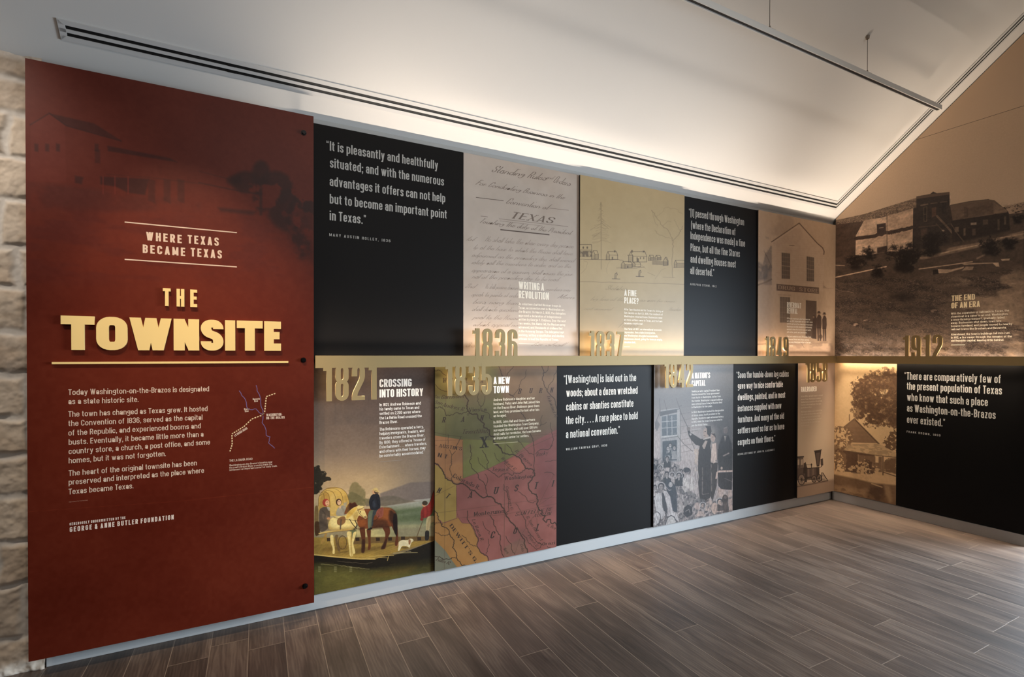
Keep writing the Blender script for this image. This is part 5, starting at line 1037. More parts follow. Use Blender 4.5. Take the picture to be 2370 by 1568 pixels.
# ================================================================= 1842 crowd engraving
def engraving():
    root, c = pic('grey panel with an engraving of a speaker before a crowd, by 1842', A1, 1512.6, 1695.8, 1100, ZB, ZM0, 340, 640, a0=J[1512.6]+g, a1=J[1695.8]-g)
    p1, p2 = (1500, 880, 8.71), (1500, 1040, 8.2524)
    S_ = (slice(None), slice(None)); t = smooth(900, 1040, c.Y)[..., None]
    c.c = np.array([104, 100, 98])*(1-t)+np.array([176, 162, 156])*t
    rr = smooth(1600, 1690, c.X)*(1-smooth(1040, 1110, c.Y)); c.mix(S_, rr*.8, (92, 86, 82))
    K = (72, 70, 72); Lt = (186, 174, 168)
    c.o = p1
    for k in range(9): c.line([(640, 430+k*130), (1000, 375+k*128)], 8, (110, 102, 98), .7, .7)
    for k in range(4): c.line([(250, 400+k*60), (640, 350+k*70)], 6, (112, 108, 106), .6, .7)
    # window
    c.poly([(250, 610), (640, 560), (650, 1640), (250, 1680)], (150, 146, 144), .9, 1)
    c.poly([(240, 640), (640, 575), (640, 640), (240, 730)], K, .85, 2)
    c.poly([(275, 740), (580, 690), (580, 1110), (285, 1130)], (92, 96, 100), 1, 1)
    for i in (1, 2): c.line([(278+i*100, 730), (284+i*100, 1125)], 16, (164, 160, 158), .95, .6)
    for y in (845, 975): c.line([(275, y), (580, y-25)], 15, (164, 160, 158), .95, .6)
    rnd = random.Random(3)
    for k in range(16): x, y = rnd.uniform(290, 570), rnd.uniform(740, 1100); c.line([(x, y), (x+rnd.uniform(-30, 30), y+rnd.uniform(-40, 40))], 8, (150, 148, 148), .6, .6)
    c.line([(270, 1150), (590, 1115)], 28, (176, 170, 166), 1, 1); c.line([(275, 1190), (590, 1140)], 9, K, .8)
    c.poly([(290, 1240), (580, 1210), (580, 1620), (290, 1640)], (76, 80, 84), 1, 1)
    c.poly([(585, 600), (640, 590), (650, 1640), (585, 1640)], (158, 152, 148), .9, 1); c.line([(650, 590), (655, 1640)], 9, (84, 80, 78), .8)
    for x, y in ((400, 1380), (445, 1320), (530, 1370)): c.ell(x, y-14, 42, 50, (66, 68, 70)); c.ell(x, y+6, 27, 38, (158, 150, 146)); c.line([(x-14, y), (x+14, y)], 7, K, .8); c.poly([(x-70, 1600), (x-30, y+60), (x+40, y+60), (x+70, 1600)], (160, 154, 150), .8, 2, leaves(40, .45, 7, .1))
    # flag and halyards
    c.poly([(235, 540), (250, 640), (180, 800), (240, 900), (180, 1040), (140, 960), (150, 850), (220, 700)], (96, 92, 92), .7, 2, leaves(18, .35, 5, .2)); c.line([(230, 380), (245, 620), (150, 860), (150, 980)], 12, K, .6, .8)
    for pts in ([(320, 400), (440, 830)], [(560, 360), (680, 700), (820, 1000)], [(640, 620), (800, 960), (880, 1260), (960, 1460)], [(590, 1130), (720, 1290), (900, 1440)], [(630, 530), (680, 520)]): c.line(pts, 11, (86, 80, 78), .8, .6)
    # dark door wall at right
    c.poly([(1010, 620), (1220, 440), (1710, 380), (1710, 1600), (1400, 1600), (1380, 1000), (1010, 700)], (78, 74, 74), .75, 30)
    for x in (1380, 1440, 1640): c.line([(x, 640), (x, 1560)], 6, (100, 96, 94), .6, .8)
    # tall speaker with raised arm
    D = (58, 52, 50)
    c.poly([(780, 960), (820, 960), (850, 1060), (900, 1090), (1060, 1190), (1130, 1180), (1240, 1160), (1270, 1240), (1250, 1330), (1290, 1600), (1000, 1600), (1040, 1330), (960, 1310), (880, 1220), (820, 1130)], D, 1, 1)
    c.ell(815, 985, 34, 40, (120, 108, 102)); c.poly([(840, 1070), (880, 1090), (860, 1130), (835, 1100)], Lt, .9, 1)
    c.ell(1165, 1070, 58, 98, (168, 146, 134)); c.poly([(1150, 930), (1260, 930), (1280, 1040), (1240, 1140), (1190, 1090), (1185, 980)], D, 1, 1.5); c.ell(1150, 1040, 14, 12, D); c.line([(1120, 1120), (1150, 1125)], 9, D, .9); c.line([(1120, 1195), (1250, 1160)], 26, (200, 184, 172), .9)
    c.poly([(1090, 1330), (1150, 1220), (1200, 1230), (1130, 1420)], (178, 158, 146), .9, 2)
    c.ell(1310, 1160, 46, 92, (172, 148, 136)); c.poly([(1270, 1080), (1350, 1080), (1370, 1180), (1330, 1130)], D, .9, 2); c.line([(1290, 1150), (1330, 1150)], 8, D, .8); c.poly([(1290, 1290), (1370, 1270), (1390, 1600), (1270, 1600)], (198, 172, 158), 1, 1.5); c.poly([(1370, 1240), (1420, 1330), (1420, 1600), (1385, 1600)], (112, 100, 96), .9, 3)
    c.ell(1560, 1020, 46, 66, (110, 98, 94)); c.line([(1530, 975), (1590, 950)], 20, (140, 130, 124), .7); c.poly([(1420, 1330), (1500, 1120), (1620, 1120), (1690, 1300), (1690, 1600), (1400, 1600)], (54, 50, 50), .9, 3); c.poly([(1530, 1130), (1580, 1130), (1550, 1250)], (150, 138, 130), .9, 2); c.line([(1520, 1530), (1620, 1480)], 30, (160, 142, 132), .8)
    c.o = p2
    c.poly([(960, 0), (1200, 0), (1200, 280), (1190, 900), (1150, 1010), (990, 1020), (950, 600)], D, 1, 1); c.poly([(1200, 260), (1330, 260), (1310, 700), (1230, 1000), (1190, 900)], (64, 56, 52), 1, 1); c.poly([(1210, 0), (1305, 0), (1310, 240), (1250, 275), (1195, 240)], (196, 172, 158), 1, 1, leaves(60, .35, 3, .1))
    c.line([(1040, 360), (1035, 860)], 18, (150, 134, 124), .6, 2, leaves(50, .4, 3, .1)); c.line([(1205, 300), (1215, 800)], 18, (150, 134, 124), .6, 2, leaves(50, .4, 4, .1)); c.line([(1040, 870), (1160, 850)], 8, (170, 150, 140), .7)
    c.poly([(1330, 0), (1610, 0), (1610, 410), (1340, 420)], (56, 52, 50), .95, 3); c.line([(1440, 130), (1540, 80)], 26, (170, 150, 140), .7, 2)
    c.line([(1300, 560), (1320, 450), (1360, 425), (1610, 420)], 30, (206, 176, 160), 1, 1.2); c.poly([(1330, 450), (1610, 440), (1600, 780), (1400, 770), (1340, 700)], (54, 48, 46), 1, 1.5); c.poly([(1380, 760), (1600, 790), (1610, 1190), (1320, 1260), (1300, 900), (1340, 740)], (196, 168, 154), .85, 2, leaves(26, .36, 9, .2)); c.line([(1325, 560), (1360, 960)], 14, (176, 154, 142), .8, 1, leaves(40, .4, 2, .2)); c.line([(1460, 560), (1600, 620)], 8, (150, 134, 126), .8); c.ell(1405, 365, 20, 30, (190, 164, 150))
    # tassels / vertical rope
    c.poly([(880, 0), (975, 0), (960, 120), (950, 420), (900, 430)], (190, 168, 152), .85, 2, leaves(50, .42, 5, .1)); c.line([(940, 340), (965, 560), (930, 720), (880, 770)], 11, (190, 176, 164), .9, .7)
    # the crowd: heads, bonnets, coats in pen hatching
    c.poly([(100, 180), (330, 170), (600, 330), (700, 700), (1000, 950), (1300, 1000), (1610, 900), (1610, 1200), (100, 1500)], (120, 114, 112), .75, 6, leaves(34, .46, 2, .05))
    c.poly([(100, 180), (330, 170), (600, 330), (700, 700), (1000, 950), (1300, 1000), (1610, 900), (1610, 1200), (100, 1500)], K, .7, 6, leaves(60, .56, 12, .05))
    def head(x, y, r, coat=0, hat=0, tone=(156, 145, 140), al=1.):
        if coat: c.poly([(x-r*1.9, y+r*4.5), (x-r*1.7, y+r*1.7), (x-r*.5, y+r*1.1), (x+r*.5, y+r*1.1), (x+r*1.8, y+r*1.8), (x+r*2., y+r*4.5)], (58, 58, 60) if coat == 1 else (184, 172, 166), al, 1, None if coat == 1 else leaves(55, .42, 3, .1)); c.poly([(x-r*.4, y+r*1.2), (x+r*.4, y+r*1.2), (x, y+r*2.3)], Lt, al, 1)
        c.ell(x, y-r*.35, r*1.12, r*1.2, (60, 58, 60), al); c.ell(x, y+r*.1, r*.78, r*1.0, tone, al)
        c.line([(x-r*.45, y-r*.05), (x-r*.12, y-r*.05)], r*.18, K, al*.8, .5); c.line([(x+r*.14, y-r*.05), (x+r*.5, y-r*.05)], r*.18, K, al*.8, .5); c.line([(x, y), (x-r*.06, y+r*.35)], r*.16, (130, 118, 112), al, .5); c.line([(x-r*.25, y+r*.6), (x+r*.25, y+r*.6)], r*.15, K, al*.6, .5); c.poly([(x+r*.2, y-r*.7), (x+r*.8, y-r*.3), (x+r*.75, y+r*.7), (x+r*.3, y+r*1.0), (x+r*.4, y)], K, al*.4, .8)
        if hat == 1: tt = np.linspace(2.6, 6.8, 16); c.line(np.stack([x+r*1.45*np.cos(tt), y-r*.1+r*1.5*np.sin(tt)], 1), r*.42, (176, 168, 164), al, .6)
    for x, y, r, co, ha in ((150, 250, 32, 1, 0), (365, 190, 36, 1, 0), (150, 490, 34, 0, 0), (235, 360, 34, 0, 1), (455, 400, 32, 2, 0), (510, 375, 34, 0, 0), (635, 430, 30, 1, 0), (180, 570, 36, 2, 0), (460, 500, 36, 2, 1), (360, 490, 42, 1, 0), (590, 510, 44, 1, 1), (130, 740, 36, 2, 0)): head(x, y, r, co, ha)
    head(755, 440, 52, 2, 0); c.poly([(655, 640), (700, 560), (850, 520), (900, 620), (880, 780), (700, 830), (660, 760)], (196, 184, 176), .9, 2, leaves(36, .38, 7, .14)); c.ell(730, 400, 60, 50, (66, 64, 66), .9)
    c.poly([(340, 560), (430, 600), (520, 700), (560, 900), (550, 1200), (470, 1200), (400, 900), (330, 700)], (58, 62, 68), .95, 3); c.ell(430, 680, 40, 50, (170, 162, 158)); c.line([(340, 720), (400, 790), (440, 780)], 12, Lt, .8)
    head(250, 720, 52, 0, 1); c.poly([(120, 930), (190, 840), (260, 830), (270, 1110), (330, 1260), (270, 1340), (180, 1330), (140, 1100)], (192, 184, 180), 1, 1.5); c.poly([(290, 800), (350, 800), (420, 900), (470, 1180), (560, 1240), (590, 1390), (480, 1300), (360, 1280), (380, 1150), (330, 950)], (194, 184, 180), 1, 1.5); c.poly([(265, 830), (300, 850), (350, 1050), (370, 1240), (300, 1180), (270, 1050)], (66, 66, 68), 1, 1.5)
    c.poly([(120, 1230), (200, 1220), (230, 1300), (200, 1420), (120, 1470)], (196, 188, 184), .95, 2); c.line(np.stack([160+80*np.cos(np.linspace(-1.7, 1.4, 12)), 1320+120*np.sin(np.linspace(-1.7, 1.4, 12))], 1), 14, K, .9); c.poly([(330, 1420), (370, 1320), (440, 1280), (500, 1320), (540, 1400), (340, 1450)], (192, 184, 178), .95, 1.5); c.line([(330, 1440), (370, 1310), (440, 1268), (500, 1300), (550, 1400)], 18, K, .9, 1)
    c.poly([(540, 900), (600, 830), (680, 880), (700, 1180), (560, 1200)], (180, 168, 162), .8, 3, leaves(46, .45, 8, .12)); c.poly([(690, 1120), (760, 1060), (840, 1110), (850, 1250), (740, 1310), (670, 1240)], (54, 52, 54), .95, 3); c.line([(720, 1190), (780, 1150), (800, 1220)], 12, Lt, .7)
    c.poly([(1090, 1180), (1100, 980), (1170, 940), (1230, 1000), (1230, 1180)], (196, 172, 158), .95, 2, leaves(40, .36, 4, .16)); c.ell(940, 1090, 60, 70, (186, 164, 154), .9); head(1045, 1075, 36, 0, 1, (198, 172, 158)); c.poly([(900, 1300), (960, 1190), (1050, 1190), (1090, 1270)], (194, 170, 158), .95, 2, leaves(40, .34, 4, .16)); c.ell(1270, 1130, 64, 110, (200, 172, 156), .95); c.line(np.stack([1270+70*np.cos(np.linspace(2, 5, 12)), 1130+118*np.sin(np.linspace(2, 5, 12))], 1), 10, K, .7); head(1370, 1010, 46, 0, 1, (200, 172, 156)); c.ell(1470, 960, 58, 90, (70, 60, 56), .95); c.poly([(1420, 1020), (1520, 1010), (1540, 1200), (1440, 1220)], (84, 72, 66), .9, 3); c.ell(1475, 920, 26, 34, (120, 104, 96), .8); c.poly([(1530, 960), (1610, 940), (1610, 1190), (1550, 1190)], (196, 168, 154), .9, 3, leaves(30, .4, 4, .2)); c.poly([(1320, 1060), (1440, 1090), (1440, 1190), (1320, 1190)], (66, 58, 54), .8, 4)
    c.line([(1320, 1195), (1430, 1185)], 16, (196, 170, 156), .8)
    # pen hatching over everything low
    sl = c.box(1512, 1697, 1060, 1225)
    if sl:
        h = smooth(.5, .62, fbm(c.A[sl]*150, c.Z[sl]*38, 40, 3))*.28*smooth(1050, 1090, c.Y[sl]); c.mix(sl, h, (78, 72, 72))
    c.c *= (1+.30*(fbm(c.A*130, c.Z*60, 77, 4)-.5)*smooth(930, 1040, c.Y))[..., None]; c.noise(6, 120, 120, 5)
    c.build(root, gain=.80)
    z = (1280, 820, 3.485)
    texts(root, A1, 'heading', WHITE, HEAD, [ZL(z, "A NATION'S", 1118, 197, 1266, None, 46), ZL(z, 'CAPITAL', 1118, 259, 1228, None, 46)])
    B = [('Seeking a safer capital, President Sam', 250, 1440), ('Houston moved the Texas government', 312, 1437), ('from Austin to Washington, further from', 378, 1463), ("the frontier. Washington's vacant buildings", 446, 1500), ('were offered free of charge! Houston lived', 508, 1490), ('in Washington for two years.', 570, 1293), ('In 1844, Washington hosted the inauguration', 672, 1528), ('of Anson Jones, fourth president of the', 737, 1448), ('Republic. Residents again witnessed history', 803, 1517), ('in 1845, when the Texas Congress voted to', 868, 1493), ('join the United States.', 938, 1200)]
    texts(root, A1, 'body_text', (212, 206, 198), BODY, [ZL(p1, t, 877, y, x, None, 40) for t, y, x in B])
    rules(root, A1, (176, 168, 160), [((p1[0]+877/p1[2], p1[1]+1000/p1[2]), (p1[0]+1055/p1[2], p1[1]+985/p1[2]), .003)])
engraving()

# ================================================================= 1858 locomotive
def locomotive():
    root, c = pic('narrow tan panel with an old steam locomotive, by 1858', A1, 1845.2, 1900, 1100, ZB, ZM0, 200, 560, a0=J[1845.2]+g, a1=-aR_)
    t = smooth(860, 1040, c.Y)[..., None]; c.c = np.array([122, 102, 88])*(1-t)+np.array([184, 160, 132])*t
    b = smooth(1112, 1120, c.Y+(c.X-1880)*.12)[..., None]; c.c = c.c*(1-b)+np.array([140, 116, 96])*b
    c.noise(5, 4, 4, 3)
    c.o = (1835, 840, 5.06); K = (58, 48, 42); G = (104, 88, 76); L = (158, 136, 114)
    c.poly([(50, 1100), (130, 1095), (130, 1108), (50, 1118)], K, 1); c.poly([(50, 1118), (122, 1108), (124, 1240), (50, 1250)], G, 1)
    for x in (56, 92): c.poly([(x, 1136), (x+26, 1130), (x+26, 1195), (x, 1200)], (176, 152, 126), .9)
    c.line([(82, 1118), (82, 1230)], 7, K, .9)
    c.poly([(50, 1240), (170, 1225), (175, 1360), (50, 1380)], (84, 70, 60), 1); c.poly([(128, 1180), (150, 1165), (165, 1220), (168, 1300), (120, 1300)], K, .9)
    c.poly([(165, 1238), (305, 1225), (305, 1335), (170, 1350)], (92, 76, 66), 1); [c.line([(185+k*26, 1236), (185+k*26, 1345)], 5, K if k % 2 else L, .6) for k in range(5)]
    c.line([(165, 1240), (300, 1228)], 9, K, .9); c.poly([(273, 1225), (310, 1220), (310, 1330), (275, 1335)], K, .95)
    c.poly([(252, 1035), (334, 1020), (310, 1215), (280, 1218)], K, 1); c.poly([(268, 1060), (318, 1052), (302, 1200), (286, 1202)], (96, 80, 70), .8, 1.5); c.line([(252, 1036), (334, 1021)], 10, (70, 58, 50), 1)
    c.poly([(325, 1130), (352, 1122), (356, 1200), (335, 1215), (325, 1190)], (76, 64, 56), 1); c.line([(340, 1215), (312, 1230)], 6, K); c.line([(218, 1195), (218, 1228)], 9, K); c.line([(140, 1195), (225, 1195)], 3, K, .7); c.ell(218, 1195, 8, 14, K)
    c.poly([(140, 1340), (330, 1325), (335, 1350), (140, 1370)], K, .9); c.poly([(145, 1300), (165, 1298), (165, 1400), (140, 1400)], K, .9)
    c.poly([(335, 1300), (355, 1290), (402, 1370), (400, 1380), (338, 1385)], (190, 166, 138), .7); [c.line([(338, 1310+k*15), (352+k*11, 1304+k*15)], 5, K, .9) for k in range(6)]; c.line([(350, 1290), (404, 1375)], 8, K); c.line([(338, 1290), (338, 1385)], 8, K)
    for x, y, rx, ry in ((102, 1370, 40, 62), (249, 1362, 27, 40), (309, 1352, 27, 40)):
        tt = np.linspace(0, 2*np.pi, 26); c.ell(x, y, rx, ry, L, .8); c.line(np.stack([x+rx*np.cos(tt), y+ry*np.sin(tt)], 1), 9, K, 1, .6)
        for a in range(0, 180, 22): q = math.radians(a); c.line([(x+rx*math.cos(q), y+ry*math.sin(q)), (x-rx*math.cos(q), y-ry*math.sin(q))], 3.5, K, .85, .5)
        c.ell(x, y, rx*.28, ry*.28, K)
    c.line([(100, 1380), (310, 1360)], 7, K); c.line([(50, 1452), (230, 1420), (410, 1382)], 11, (96, 78, 66), 1); c.line([(50, 1462), (410, 1395)], 5, (120, 98, 82), .8)
    c.build(root, gain=1.35)
    z = c.o
    texts(root, A1, 'heading', CREAM, HEAD, [ZL(z, 'RAILROADED', 97, 343, 278, None, 58)])
    B = [('In the 1850s, railroads began to extend', 405, 347), ('across Texas. Washington residents', 439, 327), ('declined early, expensive railroad deals,', 472, 345), ('trusting in the steamboats that came', 505, 330), ('up the Brazos River.', 537, 222), ('Washington leaders soon realized they', 585, 343), ('had made a terrible mistake and tried', 617, 333), ('to have rail lines built to their town.', 650, 318), ('This never happened, and by the end', 683, 330), ('of the Civil War the town had been', 716, 315), ('much declined.', 748, 188)]
    texts(root, A1, 'body_text', (206, 186, 160), BODY, [ZL(z, t, 97, y, x, None, 19) for t, y, x in B])
    rules(root, A1, (190, 168, 140), [((z[0]+97/z[2], z[1]+778/z[2]), (z[0]+210/z[2], z[1]+770/z[2]), .003)])
locomotive()

# ================================================================= right wall: house photograph
def farmhouse():
    root, c = pic('sepia photo panel of a farmhouse under a leafy tree, on the right wall', B0, 1930, 2074.8, 1100, ZB, ZM0, 220, 520, a0=.0445, a1=JB-g)
    c.fill((206, 172, 126)); c.noise(4, 2, 2, 3)
    c.o = (1920, 840, 4.612); K = (104, 78, 56); K2 = (84, 62, 46); Lt = (196, 162, 118)
    low = smooth(1060, 1130, c.Y)[..., None]; c.c = c.c*(1-low)+np.array([178, 146, 108])*low
    tx = leaves(44, .45, 4, .06, 5)
    T_ = [(345, 300, 110, 130), (470, 210, 160, 110), (600, 200, 140, 120), (690, 270, 90, 180), (340, 440, 100, 140), (480, 440, 160, 120), (620, 490, 130, 160), (500, 590, 130, 90), (320, 560, 65, 55), (690, 580, 70, 120)]
    c.canopy(T_, (128, 98, 70), .8, 30, 14, 1.5, .06, .06); c.canopy(T_, K, .95, 38, 4, 1.75, .14, .05); c.canopy(T_, K2, .6, 60, 6, 1.9, .26, .07)
    for k in range(26): rr = random.Random(k); c.ell(rr.uniform(320, 700), rr.uniform(560, 690), 9, 7, K, .8, rr.uniform(0, 90), .6)
    c.canopy([(670, 860, 90, 90), (640, 920, 75, 45), (690, 780, 45, 60)], K, .95, 50, 9, 1.7, .1, .05)
    c.line([(212, 555), (212, 620)], 12, (130, 100, 72), .9, 1)
    c.poly([(160, 685), (265, 600), (510, 860), (200, 850), (150, 780)], (132, 103, 76), 1, .8)
    for k in range(13): c.line([(190-k*2, 690+k*14), (320+k*14, 690+k*14)], 3, (104, 80, 60), .6, .8)
    c.line([(155, 690), (265, 602), (525, 866)], 17, (120, 94, 70), 1, .8); c.line([(275, 612), (520, 866)], 6, (76, 56, 42), .9, .8)
    c.poly([(130, 870), (520, 866), (710, 960), (710, 1010), (480, 985), (150, 935)], (192, 160, 118), 1, .8); c.poly([(130, 870), (520, 866), (710, 960), (710, 1010), (150, 935)], (150, 122, 90), .6, 1, leaves(26, .5, 5, .06, fy=60)); c.line([(150, 938), (480, 987), (710, 1013)], 7, K2, .9, .8)
    c.poly([(60, 930), (160, 940), (480, 990), (480, 1180), (60, 1160)], (96, 72, 54), 1, 1.5); c.poly([(300, 985), (480, 1000), (480, 1170), (310, 1160)], (128, 100, 74), .8, 3); c.poly([(330, 1060), (450, 1060), (450, 1180), (330, 1180)], (80, 58, 44), .7, 4)
    c.line([(307, 985), (307, 1170)], 12, (150, 120, 90), .9, .8); c.poly([(480, 1000), (560, 1005), (560, 1170), (480, 1170)], (112, 86, 64), .9, 1.5); c.poly([(489, 1000), (523, 1003), (523, 1068), (489, 1066)], (206, 172, 128), 1, .8); c.line([(570, 1005), (570, 1200)], 12, (96, 72, 54), 1, .8)
    c.poly([(580, 1020), (710, 1020), (710, 1190), (580, 1160)], K, .9, 2, leaves(20, .42, 3, .06)); c.line([(575, 1170), (710, 1215)], 10, K2, .8)
    for x, y, rx, ry in ((130, 790, 110, 110), (100, 880, 80, 60), (100, 1010, 75, 70), (110, 1130, 60, 60)):
        c.canopy([(x, y, rx, ry)], (122, 94, 68), .95, 34, 12, 1.2, -.02, .08); c.canopy([(x, y, rx*.95, ry*.95)], (214, 180, 132), .85, 60, 22, 2., .24, .06)
    c.poly([(40, 880), (150, 880), (150, 960), (40, 960)], K, .7, 6, leaves(18, .42, 2, .08))
    c.canopy([(360, 1150, 100, 95)], (88, 66, 50), .85, 44, 9, 1.5, .0, .07); c.canopy([(365, 1140, 95, 90), (240, 1125, 45, 26), (510, 1145, 30, 34)], (200, 166, 122), .85, 70, 29, 2., .2, .06)
    c.poly([(35, 1150), (260, 1180), (480, 1195), (710, 1220), (710, 1310), (400, 1270), (35, 1200)], (196, 162, 120), .9, 5)
    c.poly([(35, 1190), (260, 1235), (480, 1290), (710, 1310), (710, 1530), (300, 1430), (35, 1380)], (112, 86, 62), .95, 5); c.poly([(35, 1300), (400, 1350), (380, 1440), (35, 1380)], (160, 128, 94), .7, 12, leaves(14, .42, 5, .1, fy=40)); c.poly([(400, 1330), (580, 1310), (600, 1500), (380, 1460)], (76, 56, 42), .8, 14, leaves(12, .42, 8, .12))
    c.line([(450, 1292), (560, 1330)], 12, (190, 158, 118), .8, 1.5); c.poly([(575, 1300), (640, 1320), (670, 1480), (640, 1500), (600, 1400)], (160, 130, 96), .7, 8)
    c.noise(6, 60, 60, 5)
    c.build(root, gain=1.3)
farmhouse()

# ================================================================= right wall: ruins mural
def mural():
    top = lambda a: ZC+.7794*a-.008
    a0, a1, zs = .0445, 1.4745, 3.337
    asx = (zs+.008-ZC)/.7794
    pts = [(a0, ZM1), (a1, ZM1), (a1, zs-.0012), (asx, zs-.0012), (a0, float(top(a0)))]
    root = panel('mural_panel', 'large sepia mural of ruined brick buildings on the right wall, by the year 1912', 'mural', B0, a0, a1, ZM1, zs, EDGE, top=pts)
    cv = Canvas(B0, a0, a1, ZM1, 3.0, 720, 860, top=lambda A: np.minimum(top(A), zs-.0012))
    c = cv; m1, m2 = (1920, 420, 5.2667), (1920, 600, 5.2667)
    sky = (176, 149, 123); c.fill(sky); c.noise(3, 2, 2, 3)
    K, K2, Md, Lt = (40, 31, 27), (56, 44, 37), (98, 79, 64), (178, 150, 124)
    c.o = m1
    # slope: everything under the eaves line
    c.poly([(50, 500), (420, 420), (1060, 300), (1470, 300), (2100, 320), (2400, 250), (2400, 2200), (50, 2200)], K2, 1, 1.5)
    c.poly([(2130, 300), (2380, 245), (2380, 380), (2190, 400)], (150, 124, 102), .95, 1.5, leaves(90, .40, 3, .14)); c.poly([(2190, 400), (2380, 370), (2380, 580), (2200, 600)], (80, 64, 54), .95, 2, leaves(26, .36, 8, .14))
    # long brick wall, shaded left part and plastered part
    c.poly([(50, 480), (420, 400), (1060, 200), (1060, 330), (700, 420), (420, 490), (60, 530)], (132, 108, 88), 1, 1); c.poly([(50, 480), (420, 400), (1060, 200), (1060, 330), (420, 490), (60, 530)], (84, 68, 56), .8, 1, leaves(120, .47, 5, .12, fy=190))
    c.poly([(60, 530), (420, 490), (320, 640), (300, 940), (60, 1000)], (72, 56, 46), 1, 3)
    c.poly([(420, 480), (640, 440), (1020, 330), (1010, 850), (700, 860), (430, 910), (315, 900), (320, 660)], (180, 150, 124), 1, 1); c.poly([(420, 480), (640, 440), (1020, 330), (1010, 850), (700, 860), (315, 900), (320, 660)], (150, 122, 100), .5, 4, leaves(9, .5, 6, .14))
    c.line(wig([(315, 700), (560, 665), (700, 625), (850, 600), (1005, 560)], 6, 8, 3), 42, (62, 48, 40), 1, 1.2); c.line([(700, 420), (700, 840)], 10, (92, 74, 60), .9)
    for x, y in ((755, 635), (800, 622), (850, 612), (905, 598), (945, 585)): c.poly([(x-16, y-20), (x+18, y-24), (x+6, y+14), (x-6, y+14)], (62, 48, 40), 1, 1)
    c.poly([(575, 525), (685, 508), (690, 630), (580, 645)], (60, 46, 40), 1, 1); c.line([(605, 570), (655, 562)], 8, (150, 128, 108), .8); c.poly([(580, 810), (700, 785), (700, 860), (580, 880)], (52, 40, 34), .9, 3, leaves(20, .3, 4, .2))
    # two-storey front
    c.poly([(1058, 185), (1225, 155), (1262, 125), (1310, 145), (1462, 130), (1470, 780), (1010, 850), (1020, 330), (1058, 320)], (52, 42, 37), 1, 1); c.poly([(1058, 185), (1225, 155), (1310, 145), (1462, 130), (1462, 160), (1060, 215)], (88, 70, 58), .9, 1.5)
    c.line([(1115, 295), (1195, 278)], 18, (100, 82, 68), 1); c.line([(1235, 270), (1312, 262)], 12, (96, 78, 64), .9); c.line([(1350, 255), (1430, 245)], 12, (92, 74, 62), .9)
    c.poly([(1145, 315), (1190, 305), (1188, 495), (1148, 490)], (100, 82, 66), .8, 1); c.poly([(1152, 320), (1182, 312), (1180, 485), (1154, 482)], (40, 32, 28), .9); c.line([(1150, 405), (1188, 398)], 6, (100, 82, 66), .9); c.poly([(1245, 325), (1300, 310), (1300, 420), (1245, 440)], (84, 62, 50), .9, 2); c.poly([(1365, 265), (1420, 262), (1425, 400), (1370, 400)], (44, 36, 32), .9, 2)
    c.line([(1310, 425), (1420, 540), (1560, 700)], 26, (104, 84, 68), .9, 1.2); c.line([(1300, 520), (1390, 610)], 14, (84, 68, 56), .8); c.line([(1090, 560), (1460, 520)], 10, (84, 68, 56), .7); c.poly([(1110, 590), (1190, 570), (1190, 700), (1120, 720)], (76, 60, 50), .8, 4); c.ell(1385, 600, 16, 10, (150, 128, 108), .8)
    # low house with shingle roof
    c.poly([(1470, 290), (1700, 245), (1940, 220), (2010, 230), (2170, 360), (2160, 380), (1900, 420), (1500, 480)], (96, 77, 63), 1, 1); c.poly([(1990, 250), (2170, 360), (2000, 395)], (116, 94, 77), .8, 2)
    for k in range(12): c.line([(1490, 300+k*15), (2000, 235+k*14)], 4, (74, 58, 48), .6, .8)
    c.poly([(1640, 310), (1690, 320), (1685, 440), (1640, 440)], (72, 57, 48), .8, 2); c.line([(1470, 292), (1700, 246), (1940, 220)], 7, (60, 48, 40), .9)
    c.poly([(1480, 480), (1900, 420), (2180, 375), (2190, 640), (1780, 720), (1500, 740)], (48, 38, 33), 1, 1.5)
    for x, y, w, h, cl in ((1550, 590, 50, 60, (110, 90, 74)), (1645, 620, 26, 90, (112, 92, 76)), (1755, 520, 70, 30, (150, 128, 108)), (1760, 620, 40, 80, (92, 74, 62)), (1900, 500, 60, 60, (84, 68, 56)), (2060, 530, 24, 130, (84, 68, 56)), (2140, 480, 24, 100, (92, 76, 62))): c.poly([(x-w/2, y-h/2), (x+w/2, y-h/2-6), (x+w/2, y+h/2-6), (x-w/2, y+h/2)], cl, .85, 2.5)
    c.line([(1480, 520), (1560, 640), (1640, 740)], 12, (104, 86, 70), .7, 1.5)
    # ground
    c.poly([(60, 1000), (300, 930), (700, 870), (1010, 850), (1500, 760), (2370, 560), (2370, 2300), (60, 2300)], (74, 60, 50), .96, 8)
    c.poly([(1080, 920), (1500, 800), (1800, 750), (2370, 600), (2370, 700), (1850, 800), (1400, 900), (1100, 960)], (140, 115, 94), .75, 4, leaves(12, .40, 5, .12, fy=36)); c.line([(1320, 890), (1560, 830), (1820, 775)], 14, (172, 143, 117), .8, 2); c.line([(2080, 690), (2370, 640)], 12, (160, 132, 108), .8, 2)
    c.line([(75, 1170), (430, 1095), (690, 1040)], 14, (184, 152, 124), .95, 1); c.line([(1090, 1070), (1480, 1018), (1700, 985), (1740, 980)], 12, (176, 146, 120), .9, 1); c.line([(60, 1022), (180, 1028)], 8, (170, 142, 116), .8)
